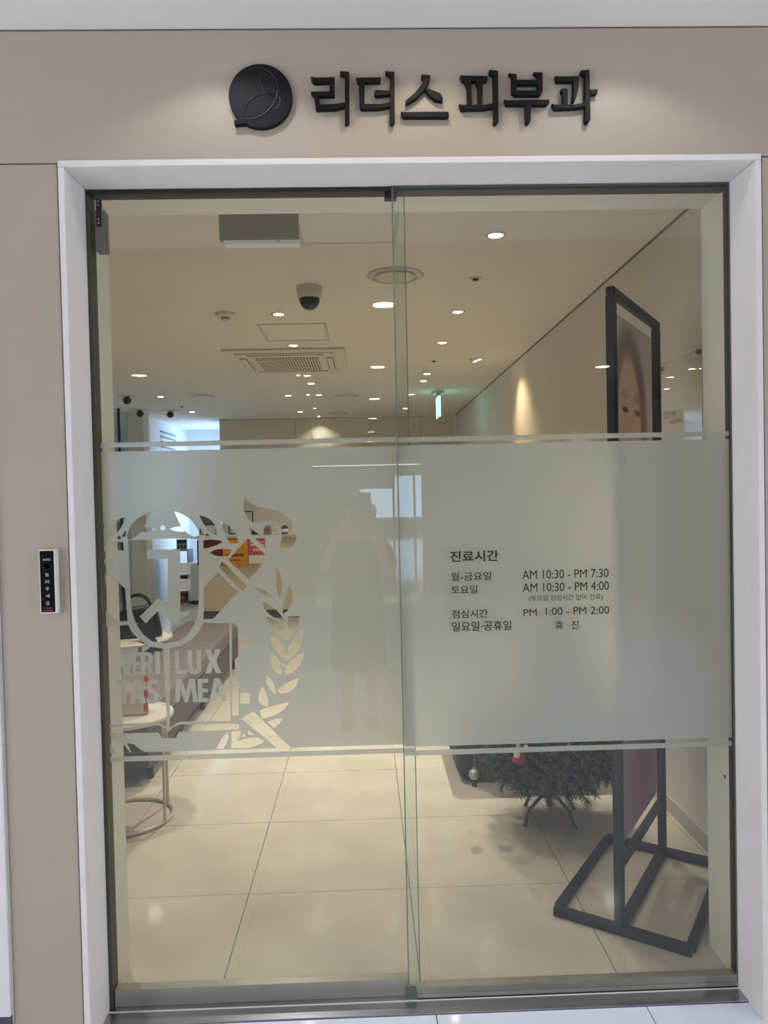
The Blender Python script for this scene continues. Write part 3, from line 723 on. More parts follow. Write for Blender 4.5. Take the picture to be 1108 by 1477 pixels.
def dome(name, label, x, y, s, base_dark=False):
    t = thing(name, label, 'camera', (x, y, ZC), 0, 'dome cameras')
    MB().lathe([(0.072*s, 0), (0.072*s, -0.012*s), (0.066*s, -0.058*s), (0.058*s, -0.066*s)], 28).build('housing', M_BLACK if base_dark else M_WHITE2, t)
    MB().lathe([(0.058*s, -0.064*s)] + [(0.058*s*math.cos(a), -0.066*s-0.062*s*math.sin(a)) for a in [i*PI/2/8 for i in range(0, 9)]], 28).build('dome', M_DOME, t)
dome('dome_camera', 'white ceiling camera with a dark dome in front of the lit downlights', -0.283, 2.014, 1.0)
def arm_cam(label, x, y, two=False):
    t = thing('ceiling_camera', label, 'camera', (x, y, ZC), 0, 'dome cameras')
    MB().lathe([(0.11, 0), (0.11, -0.008), (0.10, -0.012)], 28).build('mount_plate', M_WHITE2, t)
    MB().lathe([(0.03, -0.012), (0.03, -0.04)], 20).build('neck', M_BLACK, t)
    MB().lathe([(0.048, -0.035)] + [(0.048*math.cos(a), -0.045-0.05*math.sin(a)) for a in [i*PI/2/8 for i in range(0, 9)]], 24).build('dome', M_DOME, t)
arm_cam('black dome camera on a round plate, leftmost on the ceiling', -2.617, 6.167)
arm_cam('black dome camera, left one of the pair near the column', -2.86, 7.45)
arm_cam('black dome camera, right one of the pair near the column', -2.52, 7.62)

# ceiling hatches
def hatch(label, x0, x1, y0, y1):
    t = thing('ceiling_hatch', label, 'hatch', ((x0+x1)/2, (y0+y1)/2, ZC), 0, 'ceiling hatches')
    w, d = (x1-x0)/2, (y1-y0)/2
    fr = mat('hatch_frame', (190, 184, 172), 0.6)
    for a in ((-w, w, -d, -d+0.016), (-w, w, d-0.016, d), (-w, -w+0.016, -d+0.016, d-0.016), (w-0.016, w, -d+0.016, d-0.016)):
        MB().box(a[0], a[1], a[2], a[3], -0.004, 0.0).build('frame_bar', fr, t)
    MB().box(-w+0.019, w-0.019, -d+0.019, d-0.019, -0.002, 0.0).build('door', M_CEIL, t)
hatch('square ceiling hatch outline in front of the air conditioner', -0.70, -0.235, 2.87, 3.41)
hatch('flush ceiling hatch beside the hanging beige panel near the door', -0.27, 0.17, 0.86, 1.315)
# hanging box by the door head
t = thing('ceiling_panel', 'beige panel with a white lower edge hanging from the ceiling just inside the door head', 'hanging panel', (-0.382, 0.75, ZC))
MB().box(-0.151, 0.151, -0.012, 0.012, -0.178, 0.0).build('board', mat('box_beige', (134, 125, 102), 0.6), t, bevel=0.001)
MB().box(-0.136, 0.153, -0.014, 0.030, -0.196, -0.1785).build('bottom_trim', mat('box_white', (246, 246, 246), 0.4), t, bevel=0.002)
MB().lathe([(0.003, 0.0), (0.003, 0.002)], 10, axis='y', c=(0.075, -0.014, -0.186)).build('indicator', M_BLACK, t)

# cassette air conditioner
ax, ay = -0.615, 4.21
t = thing('air_conditioner', 'square four way cassette air conditioner set in the ceiling', 'air conditioner', (ax, ay, ZC-0.001))
M_AC = mat('ac_white', (214, 208, 196), 0.5); M_ACD = mat('ac_dark', (70, 62, 50), 0.7)
b = MB(); b.box(-0.485, 0.485, -0.52, 0.52, -0.018, 0.0); b.build('panel', M_AC, t, bevel=0.006)
b = MB(); b.box(-0.40, 0.40, -0.43, 0.43, -0.030, -0.0181); b.build('raised_face', M_AC, t, bevel=0.010)
for (x0, x1, y0, y1) in ((-0.30, 0.30, -0.40, -0.35), (-0.30, 0.30, 0.35, 0.40), (-0.375, -0.33, -0.28, 0.28), (0.33, 0.375, -0.28, 0.28)):
    s_ = MB().box(x0-0.006, x1+0.006, y0-0.006, y1+0.006, -0.0312, -0.0302).build('air_slot', M_ACD, t)
    MB().box(x0, x1, y0, y1, -0.036, -0.0313).build('louvre', M_AC, s_, bevel=0.002)
MB().box(-0.26, 0.26, -0.30, 0.30, -0.0315, -0.0302).build('grille_back', mat('grille_shadow', (138, 124, 102), 0.8), t)
gm = MB().box(-0.005, 0.005, -0.30, 0.30, -0.036, -0.0316).mesh('grille_slat', M_AC)
for k in range(22): link('grille_slat', gm, t, (-0.25+0.5*k/21, 0, 0))
for yy in (-0.15, 0.0, 0.15): MB().box(-0.26, 0.26, yy-0.004, yy+0.004, -0.0355, -0.0316).build('grille_crossbar', M_AC, t)

# exit sign hanging from the ceiling, seen edge on
t = thing('exit_sign', 'glowing green hanging exit sign seen edge on near the right wall', 'exit sign', (0.86, 6.281, ZC))
MB().box(-0.06, 0.06, -0.10, 0.10, -0.03, 0.0).build('mount', M_WHITE2, t)
MB().box(-0.012, 0.012, -0.02, 0.02, -0.06, -0.03).build('bracket', M_WHITE2, t)
MB().box(-0.012, 0.012, -0.15, 0.15, -0.30, -0.06).build('light_panel', emat('exit_green', (150, 255, 236), 1.3), t)
MB().box(-0.014, 0.014, -0.155, 0.155, -0.065, -0.055).build('top_cap', M_WHITE2, t)
MB().box(-0.014, 0.014, -0.155, 0.155, -0.305, -0.298).build('bottom_cap', M_WHITE2, t)

# ------------------------------------------------------------------ floor standing poster frame
A = Vector((0.815, 0.281, 0)); B = Vector((1.167, 0.794, 0)); uu = (B-A).normalized(); nn = Vector((-uu.y, uu.x, 0)); Wd = (B-A).length
ps = thing('poster_stand', 'tall black metal poster stand on a rectangular base frame inside the glass', 'poster stand', tuple(A))
M_FR = mat('stand_black', (24, 24, 28), 0.5, spec=0.35)
def L(s, n, z): return uu*s + nn*n + Vector((0, 0, z))
w_ = 0.03
HT = 2.135
for s_ in (0.0, Wd): MB().bar(L(s_, 0, 0.03), L(s_, 0, HT-w_), w_, w_, up=nn).build('post', M_FR, ps, bevel=0.003)
MB().bar(L(-w_/2, 0, HT-w_/2), L(Wd+w_/2, 0, HT-w_/2), w_, w_, up=(0, 0, 1)).build('top_bar', M_FR, ps, bevel=0.008)
MB().bar(L(w_/2, 0, 0.225), L(Wd-w_/2, 0, 0.225), w_*0.8, w_*0.8).build('cross_bar', M_FR, ps, bevel=0.002)
q = 0.225
for s_ in (0.0, Wd, ): MB().bar(L(s_, -q, 0.0151), L(s_, q, 0.0151), w_, 0.03).build('base_bar', M_FR, ps, bevel=0.002)
for n_ in (-q, q): MB().bar(L(w_/2, n_*0.97, 0.0151), L(Wd-w_/2, n_*0.97, 0.0151), w_*0.85, 0.03).build('base_rail', M_FR, ps, bevel=0.002)
MB().bar(L(w_/2, 0.0, 0.0151), L(Wd-w_/2, 0.0, 0.0151), w_, 0.03).build('base_rail', M_FR, ps, bevel=0.002)
for s_, z_ in ((0.035, HT-0.075), (Wd-0.035, HT-0.075), (0.035, 0.27), (Wd-0.035, 0.27)):
    MB().tube([L(s_-0.02*(1 if s_ < 0.3 else -1), 0, z_+(0.02 if z_ > 1 else -0.02)), L(s_, 0, z_)], 0.004, 8).build('corner_clip', M_BLACK, ps)
# poster sheet: print made in the material from the sheet's own coordinates (s along, z up)
def poster_material():
    M = bpy.data.materials.new('poster_print'); M.use_nodes = True; nt = M.node_tree; b = nt.nodes['Principled BSDF']; b.inputs['Roughness'].default_value = 0.55
    tc = nt.nodes.new('ShaderNodeTexCoord'); sp = nt.nodes.new('ShaderNodeSeparateXYZ'); nt.links.new(tc.outputs['Object'], sp.inputs[0])
    def math_(op, a, b_=None):
        n = nt.nodes.new('ShaderNodeMath'); n.operation = op
        for i, v in enumerate((a, b_)):
            if v is None: continue
            if isinstance(v, (int, float)): n.inputs[i].default_value = v
            else: nt.links.new(v, n.inputs[i])
        return n.outputs[0]
    def ellipse(cx, cz, rx, rz, soft):
        dx = math_('DIVIDE', math_('SUBTRACT', sp.outputs[0], cx), rx); dz = math_('DIVIDE', math_('SUBTRACT', sp.outputs[2], cz), rz)
        d = math_('SQRT', math_('ADD', math_('MULTIPLY', dx, dx), math_('MULTIPLY', dz, dz)))
        mr = nt.nodes.new('ShaderNodeMapRange'); mr.interpolation_type = 'SMOOTHSTEP'
        mr.inputs[1].default_value = 1-soft; mr.inputs[2].default_value = 1+soft; mr.inputs[3].default_value = 1; mr.inputs[4].default_value = 0
        nt.links.new(d, mr.inputs[0]); return mr.outputs[0]
    def mix(fac, a, b_):
        n = nt.nodes.new('ShaderNodeMix'); n.data_type = 'RGBA'
        nt.links.new(fac, n.inputs['Factor'])
        for v, i in ((a, 6), (b_, 7)):
            if isinstance(v, tuple): n.inputs[i].default_value = v
            else: nt.links.new(v, n.inputs[i])
        return n.outputs[2]
    mr = nt.nodes.new('ShaderNodeMapRange'); mr.inputs[1].default_value = 0.3; mr.inputs[2].default_value = 1.4; nt.links.new(sp.outputs[2], mr.inputs[0])
    c = mix(mr.outputs[0], lin((204, 186, 204)), lin((224, 217, 212)))
    c = mix(ellipse(0.21, 1.70, 0.235, 0.33, 0.12), c, lin((184, 172, 162)))
    c = mix(ellipse(0.36, 0.62, 0.2, 0.35, 0.6), c, lin((190, 156, 178)))
    c = mix(ellipse(0.205, 1.62, 0.165, 0.32, 0.10), c, lin((240, 220, 206)))
    c = mix(ellipse(0.21, 1.20, 0.12, 0.2, 0.3), c, lin((236, 214, 200)))
    for ex in (0.155, 0.315):
        c = mix(ellipse(ex, 1.80, 0.05, 0.014, 0.5), c, lin((222, 200, 186)))
        c = mix(ellipse(ex, 1.748, 0.040, 0.010, 0.5), c, lin((158, 136, 124)))
    c = mix(ellipse(0.24, 1.60, 0.03, 0.02, 0.6), c, lin((196, 164, 146)))
    c = mix(ellipse(0.235, 1.49, 0.05, 0.018, 0.35), c, lin((196, 124, 120)))
    nt.links.new(c, b.inputs['Base Color'])
    tl = nt.nodes.new('ShaderNodeBsdfTranslucent'); nt.links.new(c, tl.inputs[0])
    ms = nt.nodes.new('ShaderNodeMixShader'); ms.inputs[0].default_value = 0.5
    nt.links.new(b.outputs[0], ms.inputs[1]); nt.links.new(tl.outputs[0], ms.inputs[2])
    nt.links.new(ms.outputs[0], nt.nodes['Material Output'].inputs[0])
    return M
sh = MB().box(0.03, Wd-0.085, -0.0012, 0.0012, 0.285, 2.058).build('poster', poster_material(), ps)
sh.rotation_euler = (0, 0, math.atan2(uu.y, uu.x))
sh['label'] = 'printed poster with a pale portrait of a face, lilac at the bottom'

# ------------------------------------------------------------------ acrylic board on the right wall
ab = thing('wall_board', 'clear acrylic notice board on standoffs on the right wall', 'notice board', (XW, 1.0, 1.70))
b = MB().box(-0.026, -0.020, -0.23, 0.23, -0.35, 0.34); b.mi = [1, 1, 1, 0, 1, 0]
b.build('sheet', [M_ACRYL, mat('acrylic_edge', (236, 234, 226), 0.3)], ab)
for yy in (-0.205, 0.205):
    for zz in (-0.325, 0.315):
        MB().lathe([(0.010, -0.034), (0.010, 0.0)], 14, axis='x', c=(0, yy, zz)).build('standoff', M_GREYM, ab)
RB = (PI/2, 0, -PI/2)
M_PT = mat('board_ink', (96, 90, 80), 0.7)
for (bd, yy, zz, w, h) in (('강상우', 0.155, 0.085, 0.075, 0.03), ('원장', 0.07, 0.09, 0.035, 0.018), ('피부과 전문의', 0.10, 0.055, 0.13, 0.016), ('서울대학교 의과대학', 0.14, -0.055, 0.17, 0.020), ('서울대학교병원 피부과', 0.14, -0.095, 0.19, 0.018)):
    text('lettering', bd, 0.02, M_PT, ab, (-0.0195, yy, zz), rot=RB, fit=(w, h))

# ------------------------------------------------------------------ christmas tree
tx, ty = 0.80, 1.15
tree = thing('christmas_tree', 'small artificial christmas tree on folding black feet behind the frosted glass', 'christmas tree', (tx, ty, 0))
M_NEED = mat('needle_green', (38, 47, 26), 0.7, noise=0.35, nscale=30)
M_NEED2 = mat('needle_tip', (124, 134, 80), 0.7, noise=0.2, nscale=30)
M_BARK = mat('tree_wire', (46, 44, 34), 0.8)
MB().tube([(0, 0, 0.06), (0, 0, 0.95)], [0.014, 0.006], 8).build('trunk', M_BARK, tree)
for k in range(4):
    a = 0.55+k*PI/2
    MB().tube([(0, 0, 0.10), (0.05*math.cos(a), 0.05*math.sin(a), 0.115), (0.12*math.cos(a), 0.12*math.sin(a), 0.075), (0.155*math.cos(a), 0.155*math.sin(a), 0.008)], [0.008, 0.008, 0.007, 0.008], 8).build('foot', M_BLACK, tree)
rng = random.Random(3)
nd = MB(); br = MB()
def tuft(p0, p1, r, cnt):
    d = (p1-p0); ln = d.length; d = d.normalized()
    a = d.cross(Vector((0.3, 0.2, 1))).normalized(); b = d.cross(a)
    for k in range(cnt):
        t = rng.random(); th = rng.uniform(0, 2*PI); base = p0+d*(ln*t)
        out = (a*math.cos(th)+b*math.sin(th))*0.9 + d*0.6; out.normalize()
        L_ = r*rng.uniform(0.75, 1.15); tip = base+out*L_
        side = out.cross(Vector((rng.uniform(-1,1), rng.uniform(-1,1), rng.uniform(-1,1)))).normalized()*0.0014
        mid = base+out*(L_*0.66)
        nd.add([base-side, base+side, mid+side, mid-side], [(0,1,2,3)], 0)
        nd.add([mid-side, mid+side, tip+side*0.4, tip-side*0.4], [(0,1,2,3)], 1)
layers = 17
for li in range(layers):
    f_ = li/(layers-1); z = 0.20+0.76*f_**1.25
    R_ = (0.20+0.06*li if li < 3 else 0.35*(1-f_)**0.75+0.04); n = int(18-11*f_)
    for k in range(n):
        a = 2*PI*k/n + li*0.7 + rng.uniform(-.15, .15); rr = R_*rng.uniform(0.8, 1.0)
        d = Vector((math.cos(a), math.sin(a), 0)); p0 = Vector((0, 0, z)); droop = -0.22 if li < 5 else 0.0
        p1 = p0+d*rr*0.5+Vector((0, 0, 0.03)); p2 = p0+d*rr+Vector((0, 0, droop*rr+0.01))
        br.tube([p0, p1, p2], [0.003, 0.002, 0.0012], 4)
        dn = 1.0 if li < 9 else 0.6
        tuft(p0.lerp(p1, 0.2), p1, 0.034, int(60*dn)); tuft(p1, p2, 0.033, int(120*dn))
        for sgn in (-1, 1):
            s2_ = Vector((-d.y, d.x, 0))*sgn
            for fr in ((0.35, 0.7) if li < 9 else (0.5,)):
                q0 = p0+d*rr*fr+Vector((0, 0, .025)); q1 = q0+(d*0.55+s2_*0.75)*min(0.11, rr*0.42)+Vector((0, 0, rng.uniform(-.05, .01)))
                br.tube([q0, q1], [0.002, 0.001], 4); tuft(q0, q1, 0.032, int(85*dn))
o = br.build('branches', M_BARK, tree, fix=False); o['kind'] = 'stuff'
o = nd.build('needles', [M_NEED, M_NEED2], tree, fix=False); o['kind'] = 'stuff'

def at_tree(px_, py_, yy): p = at_y(px_, py_, yy); return p
p = at_tree(684, 1117, ty-0.10)
t = thing('bauble', 'silver beaded ball ornament hanging at the left edge of the christmas tree', 'ornament', (p.x, p.y, p.z-0.055))
def ball(r, c, seg=20, rings=12): return MB().lathe([(max(r*math.sin(PI*i/rings), 0.00001), -r*math.cos(PI*i/rings)) for i in range(rings+1)], seg, c=c)
ball(0.0235, (0, 0, 0.055)).build('ball', mat('bauble_silver', (200, 194, 180), 0.3, 0.5, noise=0.25, nscale=90), t)
b = MB()
for i in range(14):
    for zz in (-0.008, 0.0, 0.008):
        a = 2*PI*i/14+zz*30; r = math.sqrt(0.0238**2-zz*zz)
        b.lathe([(0.0, -0.0022), (0.0018, 0), (0.0, 0.0022)], 5, c=(r*math.cos(a), r*math.sin(a), 0.055+zz))
b.build('beads', M_BARK, t)
MB().lathe([(0.006, 0.078), (0.006, 0.084), (0.002, 0.086)], 10).build('cap', M_RAIL, t)
MB().lathe([(0.010, 0.004), (0.011, 0.030)], 14).build('tassel', mat('tassel_brown', (70, 56, 44), 0.8), t)
MB().tube([(0, 0, 0.085), (0.004, 0.01, 0.15)], 0.0012, 5).build('loop', M_RAIL, t)
p = at_tree(748, 1092, ty-0.30)
t = thing('bell_ornament', 'red and white bell shaped figure ornament on the front of the christmas tree', 'ornament', (p.x, p.y, p.z-0.022))
MB().lathe([(0.0, 0.0), (0.026, 0.002), (0.027, 0.008), (0.018, 0.028), (0.010, 0.056), (0.0, 0.060)], 18).build('body', mat('ornament_red', (176, 30, 32), 0.35), t)
MB().lathe([(0.0, 0.022), (0.012, 0.026), (0.013, 0.040), (0.010, 0.056), (0.0, 0.06)], 14, c=(-0.008, -0.011, 0)).build('white_front', mat('ornament_white', (236, 230, 216), 0.6), t)
ball(0.010, (0, 0, 0.068), 12, 8).build('head', mat('ornament_pink', (222, 160, 150), 0.6), t)
for (x_, y_, lb, c1) in ((759, 1077, 'tiny white ball ornament right of the bell ornament', (240, 236, 220)), (821, 1076, 'tiny red and cream ornament at the right of the christmas tree', (226, 150, 120)), (703, 1077, 'tiny dark red ornament at the upper left of the tree', (150, 40, 40))):
    p = at_tree(x_, y_, ty-0.28)
    t = thing('small_ornament', lb, 'ornament', (p.x, p.y, p.z-0.009), 0, 'tiny tree ornaments')
    ball(0.009, (0, 0, 0.009), 12, 8).build('ball', mat('orn_%d_%d' % (x_, y_), c1, 0.4), t)
    MB().lathe([(0.003, 0.017), (0.003, 0.022)], 8).build('cap', M_RAIL, t)

# dark ottoman behind the tree
t = thing('ottoman', 'dark grey ottoman with rounded corners on the floor behind the christmas tree', 'ottoman', (0.86, 1.84, 0))
MB().box(-0.42, 0.42, -0.26, 0.26, 0.012, 0.30).build('base', mat('dark_fabric', (74, 68, 62), 0.85, noise=0.1, nscale=60, bump=0.2, bscale=200), t, bevel=0.05)
MB().box(-0.43, 0.43, -0.27, 0.27, 0.302, 0.42).build('cushion', MATS['dark_fabric'], t, bevel=0.04)
for sx in (-1, 1):
    for sy in (-1, 1): MB().lathe([(0.015, 0), (0.015, 0.03)], 10, c=(sx*0.3, sy*0.16, 0)).build('leg', M_BLACK, t)

# ------------------------------------------------------------------ waiting area on the left
M_TBL = mat('table_cream', (226, 214, 190), 0.35, noise=0.03, nscale=6)
M_TLEG = mat('table_metal', (204, 190, 164), 0.4, 0.2)
def round_table(label, x, y, r, h, rb):
    t = thing('side_table', label, 'table', (x, y, 0), 0, 'round side tables')
    MB().lathe([(0, h-0.022), (r-0.012, h-0.022), (r, h-0.016), (r, h-0.004), (r-0.004, h), (r-0.016, h), (r-0.018, h-0.004), (0, h-0.004)], 48, smooth=False).build('table_top', M_TBL, t)
    MB().tube([(rb*math.cos(2*PI*i/40), rb*math.sin(2*PI*i/40), 0.009) for i in range(40)], 0.009, 8, closed=True).build('base_ring', M_TLEG, t)
    for a in (-0.35, 0.75, 2.1, 3.9): MB().tube([(rb*math.cos(a), rb*math.sin(a), 0.012), (rb*math.cos(a), rb*math.sin(a), h-0.022)], 0.007, 8).build('leg', M_TLEG, t)
    return t
round_table('cream round side table with a ring base, nearest the glass door', -1.128, 1.30, 0.215, 0.49, 0.20)
round_table('cream round side table carrying the black handbag', -1.76, 3.22, 0.34, 0.49, 0.13)
# leaflet holder and booklets on the near table
t = thing('leaflet_stand', 'clear acrylic leaflet stand on the near side table', 'leaflet stand', (-1.085, 1.28, 0.49), 0.1)
MB().box(-0.07, 0.07, -0.04, 0.05, 0.0, 0.004).build('base', M_ACRYL, t)
MB().box(-0.07, 0.07, -0.038, -0.035, 0.004, 0.09).build('front_lip', M_ACRYL, t)
o = MB().box(-0.07, 0.07, -0.0015, 0.0015, 0.0, 0.19).build('back_sheet', M_ACRYL, t, (0, 0.03, 0.004)); o.rotation_euler = (-0.15, 0, 0)
for k, (lb, c1) in enumerate((('cream booklet at the front of the leaflet stand', (226, 206, 176)), ('red backed booklet at the back of the leaflet stand', (206, 84, 62)))):
    t = thing('booklet', lb, 'booklet', (-1.095+0.045*k, 1.272+0.022*k, 0.4945), 0.1, 'booklets in the leaflet stand')
    o = MB().box(-0.058+0.02*k, 0.058-0.03*k, -0.003, 0.003, 0.0, 0.18-0.02*k).build('pages', mat('booklet_%d' % k, c1, 0.6), t); o.rotation_euler = (-0.12, 0, 0)
    o = MB().box(-0.03, 0.02, -0.0036, -0.0031, 0.10, 0.14).build('cover_print', mat('booklet_print_%d' % k, (240, 234, 220), 0.6), t); o.rotation_euler = (-0.12, 0, 0)
# handbag
t = thing('handbag', 'black leather handbag standing on the far side table', 'handbag', (-1.66, 3.24, 0.49), 0.25)
M_LEA = mat('black_leather', (26, 24, 24), 0.38, noise=0.2, nscale=40, bump=0.3, bscale=90)
b = MB(); b.prism([(-0.17, 0), (0.17, 0), (0.13, 0.23), (-0.12, 0.20)], -0.065, 0.065, lambda a, bb, c: (a, c, bb)); b.build('body', M_LEA, t, bevel=0.018)
MB().box(-0.10, 0.11, -0.076, -0.0655, 0.09, 0.205).build('flap', M_LEA, t, bevel=0.004)
for sy in (-0.05, 0.05): MB().tube([(0.09*math.cos(a)-0.0, sy, 0.20+0.10*math.sin(a)) for a in [PI*i/14 for i in range(15)]], 0.007, 8).build('handle', M_LEA, t)
MB().lathe([(0.008, 0), (0.008, 0.004)], 12, axis='y', c=(0.0, -0.0765, 0.105)).build('clasp', M_RAIL, t)
t = thing('card_holder', 'small black display stand beside the handbag', 'display stand', (-1.52, 3.02, 0.49), 0.4)
MB().box(-0.05, 0.05, -0.045, 0.045, 0.0, 0.012).build('base', M_BLACK, t)
o = MB().box(-0.045, 0.045, -0.004, 0.004, 0.012, 0.16).build('back_plate', M_BLACK, t, (0, 0.02, 0)); o.rotation_euler = (-0.15, 0, 0)

# bench
t = thing('bench', 'long grey brown upholstered bench running along the left side', 'bench', (-1.36, 3.05, 0))
M_BEN = mat('bench_fabric', (118, 106, 96), 0.8, noise=0.08, nscale=40, bump=0.2, bscale=220)
M_BEN2 = mat('bench_side', (92, 82, 74), 0.85, noise=0.08, nscale=40)
MB().box(-0.23, 0.23, -1.40, 1.35, 0.10, 0.28).build('plinth', M_BEN2, t, bevel=0.01)
for k in range(3):
    y0 = -1.42+0.93*k
    MB().box(-0.24, 0.24, y0, y0+0.925, 0.282, 0.40).build('seat_cushion', M_BEN, t, bevel=0.02)
for sx in (-1, 1):
    for sy in (-1.25, 0, 1.2): MB().lathe([(0.018, 0), (0.018, 0.10)], 10, c=(sx*0.19, sy, 0)).build('leg', M_BLACK, t)
# tables stand against the bench: far one stands on its far side

# reception counter
CY = 6.90
t = thing('reception_counter', 'beige reception counter with a dark plinth at the back of the room', 'counter', (-0.85, CY, 0))
M_CNT = mat('counter_beige', (222, 204, 172), 0.45, noise=0.03, nscale=3)
MB().box(-1.2, 1.2, 0.02, 0.55, 0.0, 0.10).build('plinth', mat('plinth_dark', (92, 84, 72), 0.6), t)
for k in range(3): MB().box(-1.2+0.8*k+0.002, -0.4+0.8*k-0.002, 0.0, 0.55, 0.101, 0.985).build('front_panel', M_CNT, t, bevel=0.003)
MB().box(-1.23, 1.23, -0.03, 0.58, 0.986, 1.02).build('counter_top', mat('counter_top', (196, 188, 172), 0.3), t, bevel=0.004)
def on_c(px_, py_, yy): return at_y(px_, py_, yy)
def flyer(label, x0, x1, y0, y1, c1, bands):
    a = at_y(x0, y1, CY-0.034); b_ = at_y(x1, y0, CY-0.034)
    z1 = min(b_.z, 1.015)
    t = thing('flyer', label, 'flyer', ((a.x+b_.x)/2, CY-0.034, a.z), 0, 'flyers on the counter front')
    w = (b_.x-a.x)/2; h = z1-a.z
    MB().box(-w, w, -0.002, 0.002, 0, h).build('sheet', mat('flyer_'+label[:6], c1, 0.55), t)
    for i, (bx0, bx1, bz0, bz1, c2) in enumerate(bands):
        MB().box(-w+2*w*bx0, -w+2*w*bx1, -0.003, -0.0021, h*bz0, h*bz1).build('print', mat('fp_%s_%d' % (label[:6], i), c2, 0.6), t)
flyer('maroon flyer hanging at the left end of the counter front', 285, 320, 779, 816, (96, 22, 34), [(.2,.75,.62,.70,(190,150,150)), (.2,.6,.45,.50,(180,130,130))])
flyer('orange flyer hanging in the middle of the counter front', 322, 357, 778, 818, (226, 146, 26), [(.35,.62,.66,.86,(250,236,200)), (.15,.85,.38,.48,(120,72,20)), (.3,.7,.22,.27,(140,90,30))])
flyer('pink and white flyer hanging right of the orange one', 359, 384, 777, 813, (198, 74, 104), [(0,1,0,.34,(236,226,218)), (.25,.75,.50,.62,(240,180,60)), (.1,.9,.72,.80,(240,200,210)), (.1,.9,.86,.90,(240,200,210))])
def frame_on(label, x0, x1, ytop, yy, c1):
    a = at_y(x0, 772, yy); b_ = at_y(x1, ytop, yy); w = (b_.x-a.x)/2; h = b_.z-1.021
    t = thing('picture_frame', label, 'frame', ((a.x+b_.x)/2, yy, 1.021), 0, 'frames on the counter')
    for q_ in ((-w, -w+0.012, 0, h), (w-0.012, w, 0, h), (-w+0.012, w-0.012, 0, 0.012), (-w+0.012, w-0.012, h-0.012, h)):
        MB().box(q_[0], q_[1], -0.008, 0.008, q_[2], q_[3]).build('frame_bar', M_BLACK, t)
    MB().box(-w+0.012, w-0.012, -0.003, 0.003, 0.012, h-0.012).build('sheet', mat('frame_sheet_%d' % x0, c1, 0.5, noise=0.25, nscale=30), t)
    MB().box(-w+0.03, w-0.03, -0.0045, -0.0032, 0.02, h*0.42).build('caption', mat('frame_cap', (214, 212, 206), 0.5), t)
frame_on('black framed photograph at the left end of the counter top', 287, 314, 738, 7.05, (88, 88, 92))
frame_on('black framed certificate standing in the middle of the counter top', 330, 365, 737, 7.25, (206, 206, 200))
def bottle(label, px_, r, h, c1, pump=False, capc=(236, 236, 232)):
    a = at_y(px_, 772, 7.0)
    t = thing('bottle', label, 'bottle', (a.x, 7.0, 1.021), 0, 'bottles on the counter')
    MB().lathe([(r*.95, 0), (r, 0.01), (r, h*0.8), (r*0.5, h*0.92), (r*0.4, h)], 16).build('body', mat('bottle_%d' % px_, c1, 0.35), t)
    MB().lathe([(r*1.01, h*.2), (r*1.01, h*.6)], 16).build('label_band', mat('label_%d' % px_, capc, 0.6), t)
    if pump:
        MB().lathe([(r*.45, h), (r*.45, h+.02), (r*.15, h+.022), (r*.15, h+.05)], 10).build('pump', M_WHITE, t)
        MB().bar((0.01, 0, h+.052), (-0.05, 0, h+.048), .014, .012).build('spout', M_WHITE, t)
    else: MB().lathe([(r*.6, h*0.93), (r*.6, h+.02), (0, h+.02)], 12).build('cap', M_WHITE, t)
bottle('dark pump bottle with a white label on the counter', 411, 0.040, 0.11, (44, 40, 38), True)
bottle('small white jar at the right of the pump bottle', 424, 0.032, 0.07, (226, 222, 214))
def small_box(label, px_, w, h, c1):
    a = at_y(px_, 772, 7.0); t = thing('small_box', label, 'box', (a.x, 7.0, 1.021), 0, 'boxes on the counter')
    MB().box(-w, w, -.04, .04, 0, h).build('carton', mat('carton_%d' % px_, c1, 0.6), t, bevel=0.003)
    MB().box(-w*.7, w*.7, -.0415, -.0401, h*.3, h*.7).build('label_print', mat('cartonp_%d' % px_, tuple(int(v*.85) for v in c1), 0.6), t)
small_box('grey carton on the counter left of the white carton', 386, 0.042, 0.11, (150, 140, 128)); small_box('white carton on the counter beside the pump bottle', 399, 0.036, 0.085, (232, 228, 222))
small_box('dark carton on the counter under the certificate', 368, 0.035, 0.07, (80, 78, 76))

t = thing('office_cabinet', 'dark navy cabinet standing behind the glass partition at the far left', 'cabinet', (-3.95, 8.60, 0))
MB().box(-0.42, 0.42, -0.22, 0.22, 0.06, 1.16).build('body', mat('cabinet_navy', (44, 48, 66), 0.5), t, bevel=0.005)
for sx in (-1, 1): d_ = MB().box(-0.20+0.21*sx, 0.20+0.21*sx, -0.238, -0.221, 0.08, 1.14).build('door', MATS['cabinet_navy'], t); MB().box(-.01+0.05*sx, .01+0.05*sx, -0.255, -0.2385, 0.55, 0.7).build('handle', M_GREYM, d_)
MB().box(-0.40, 0.40, -0.20, 0.20, 0, 0.059).build('plinth', M_BLACK, t)
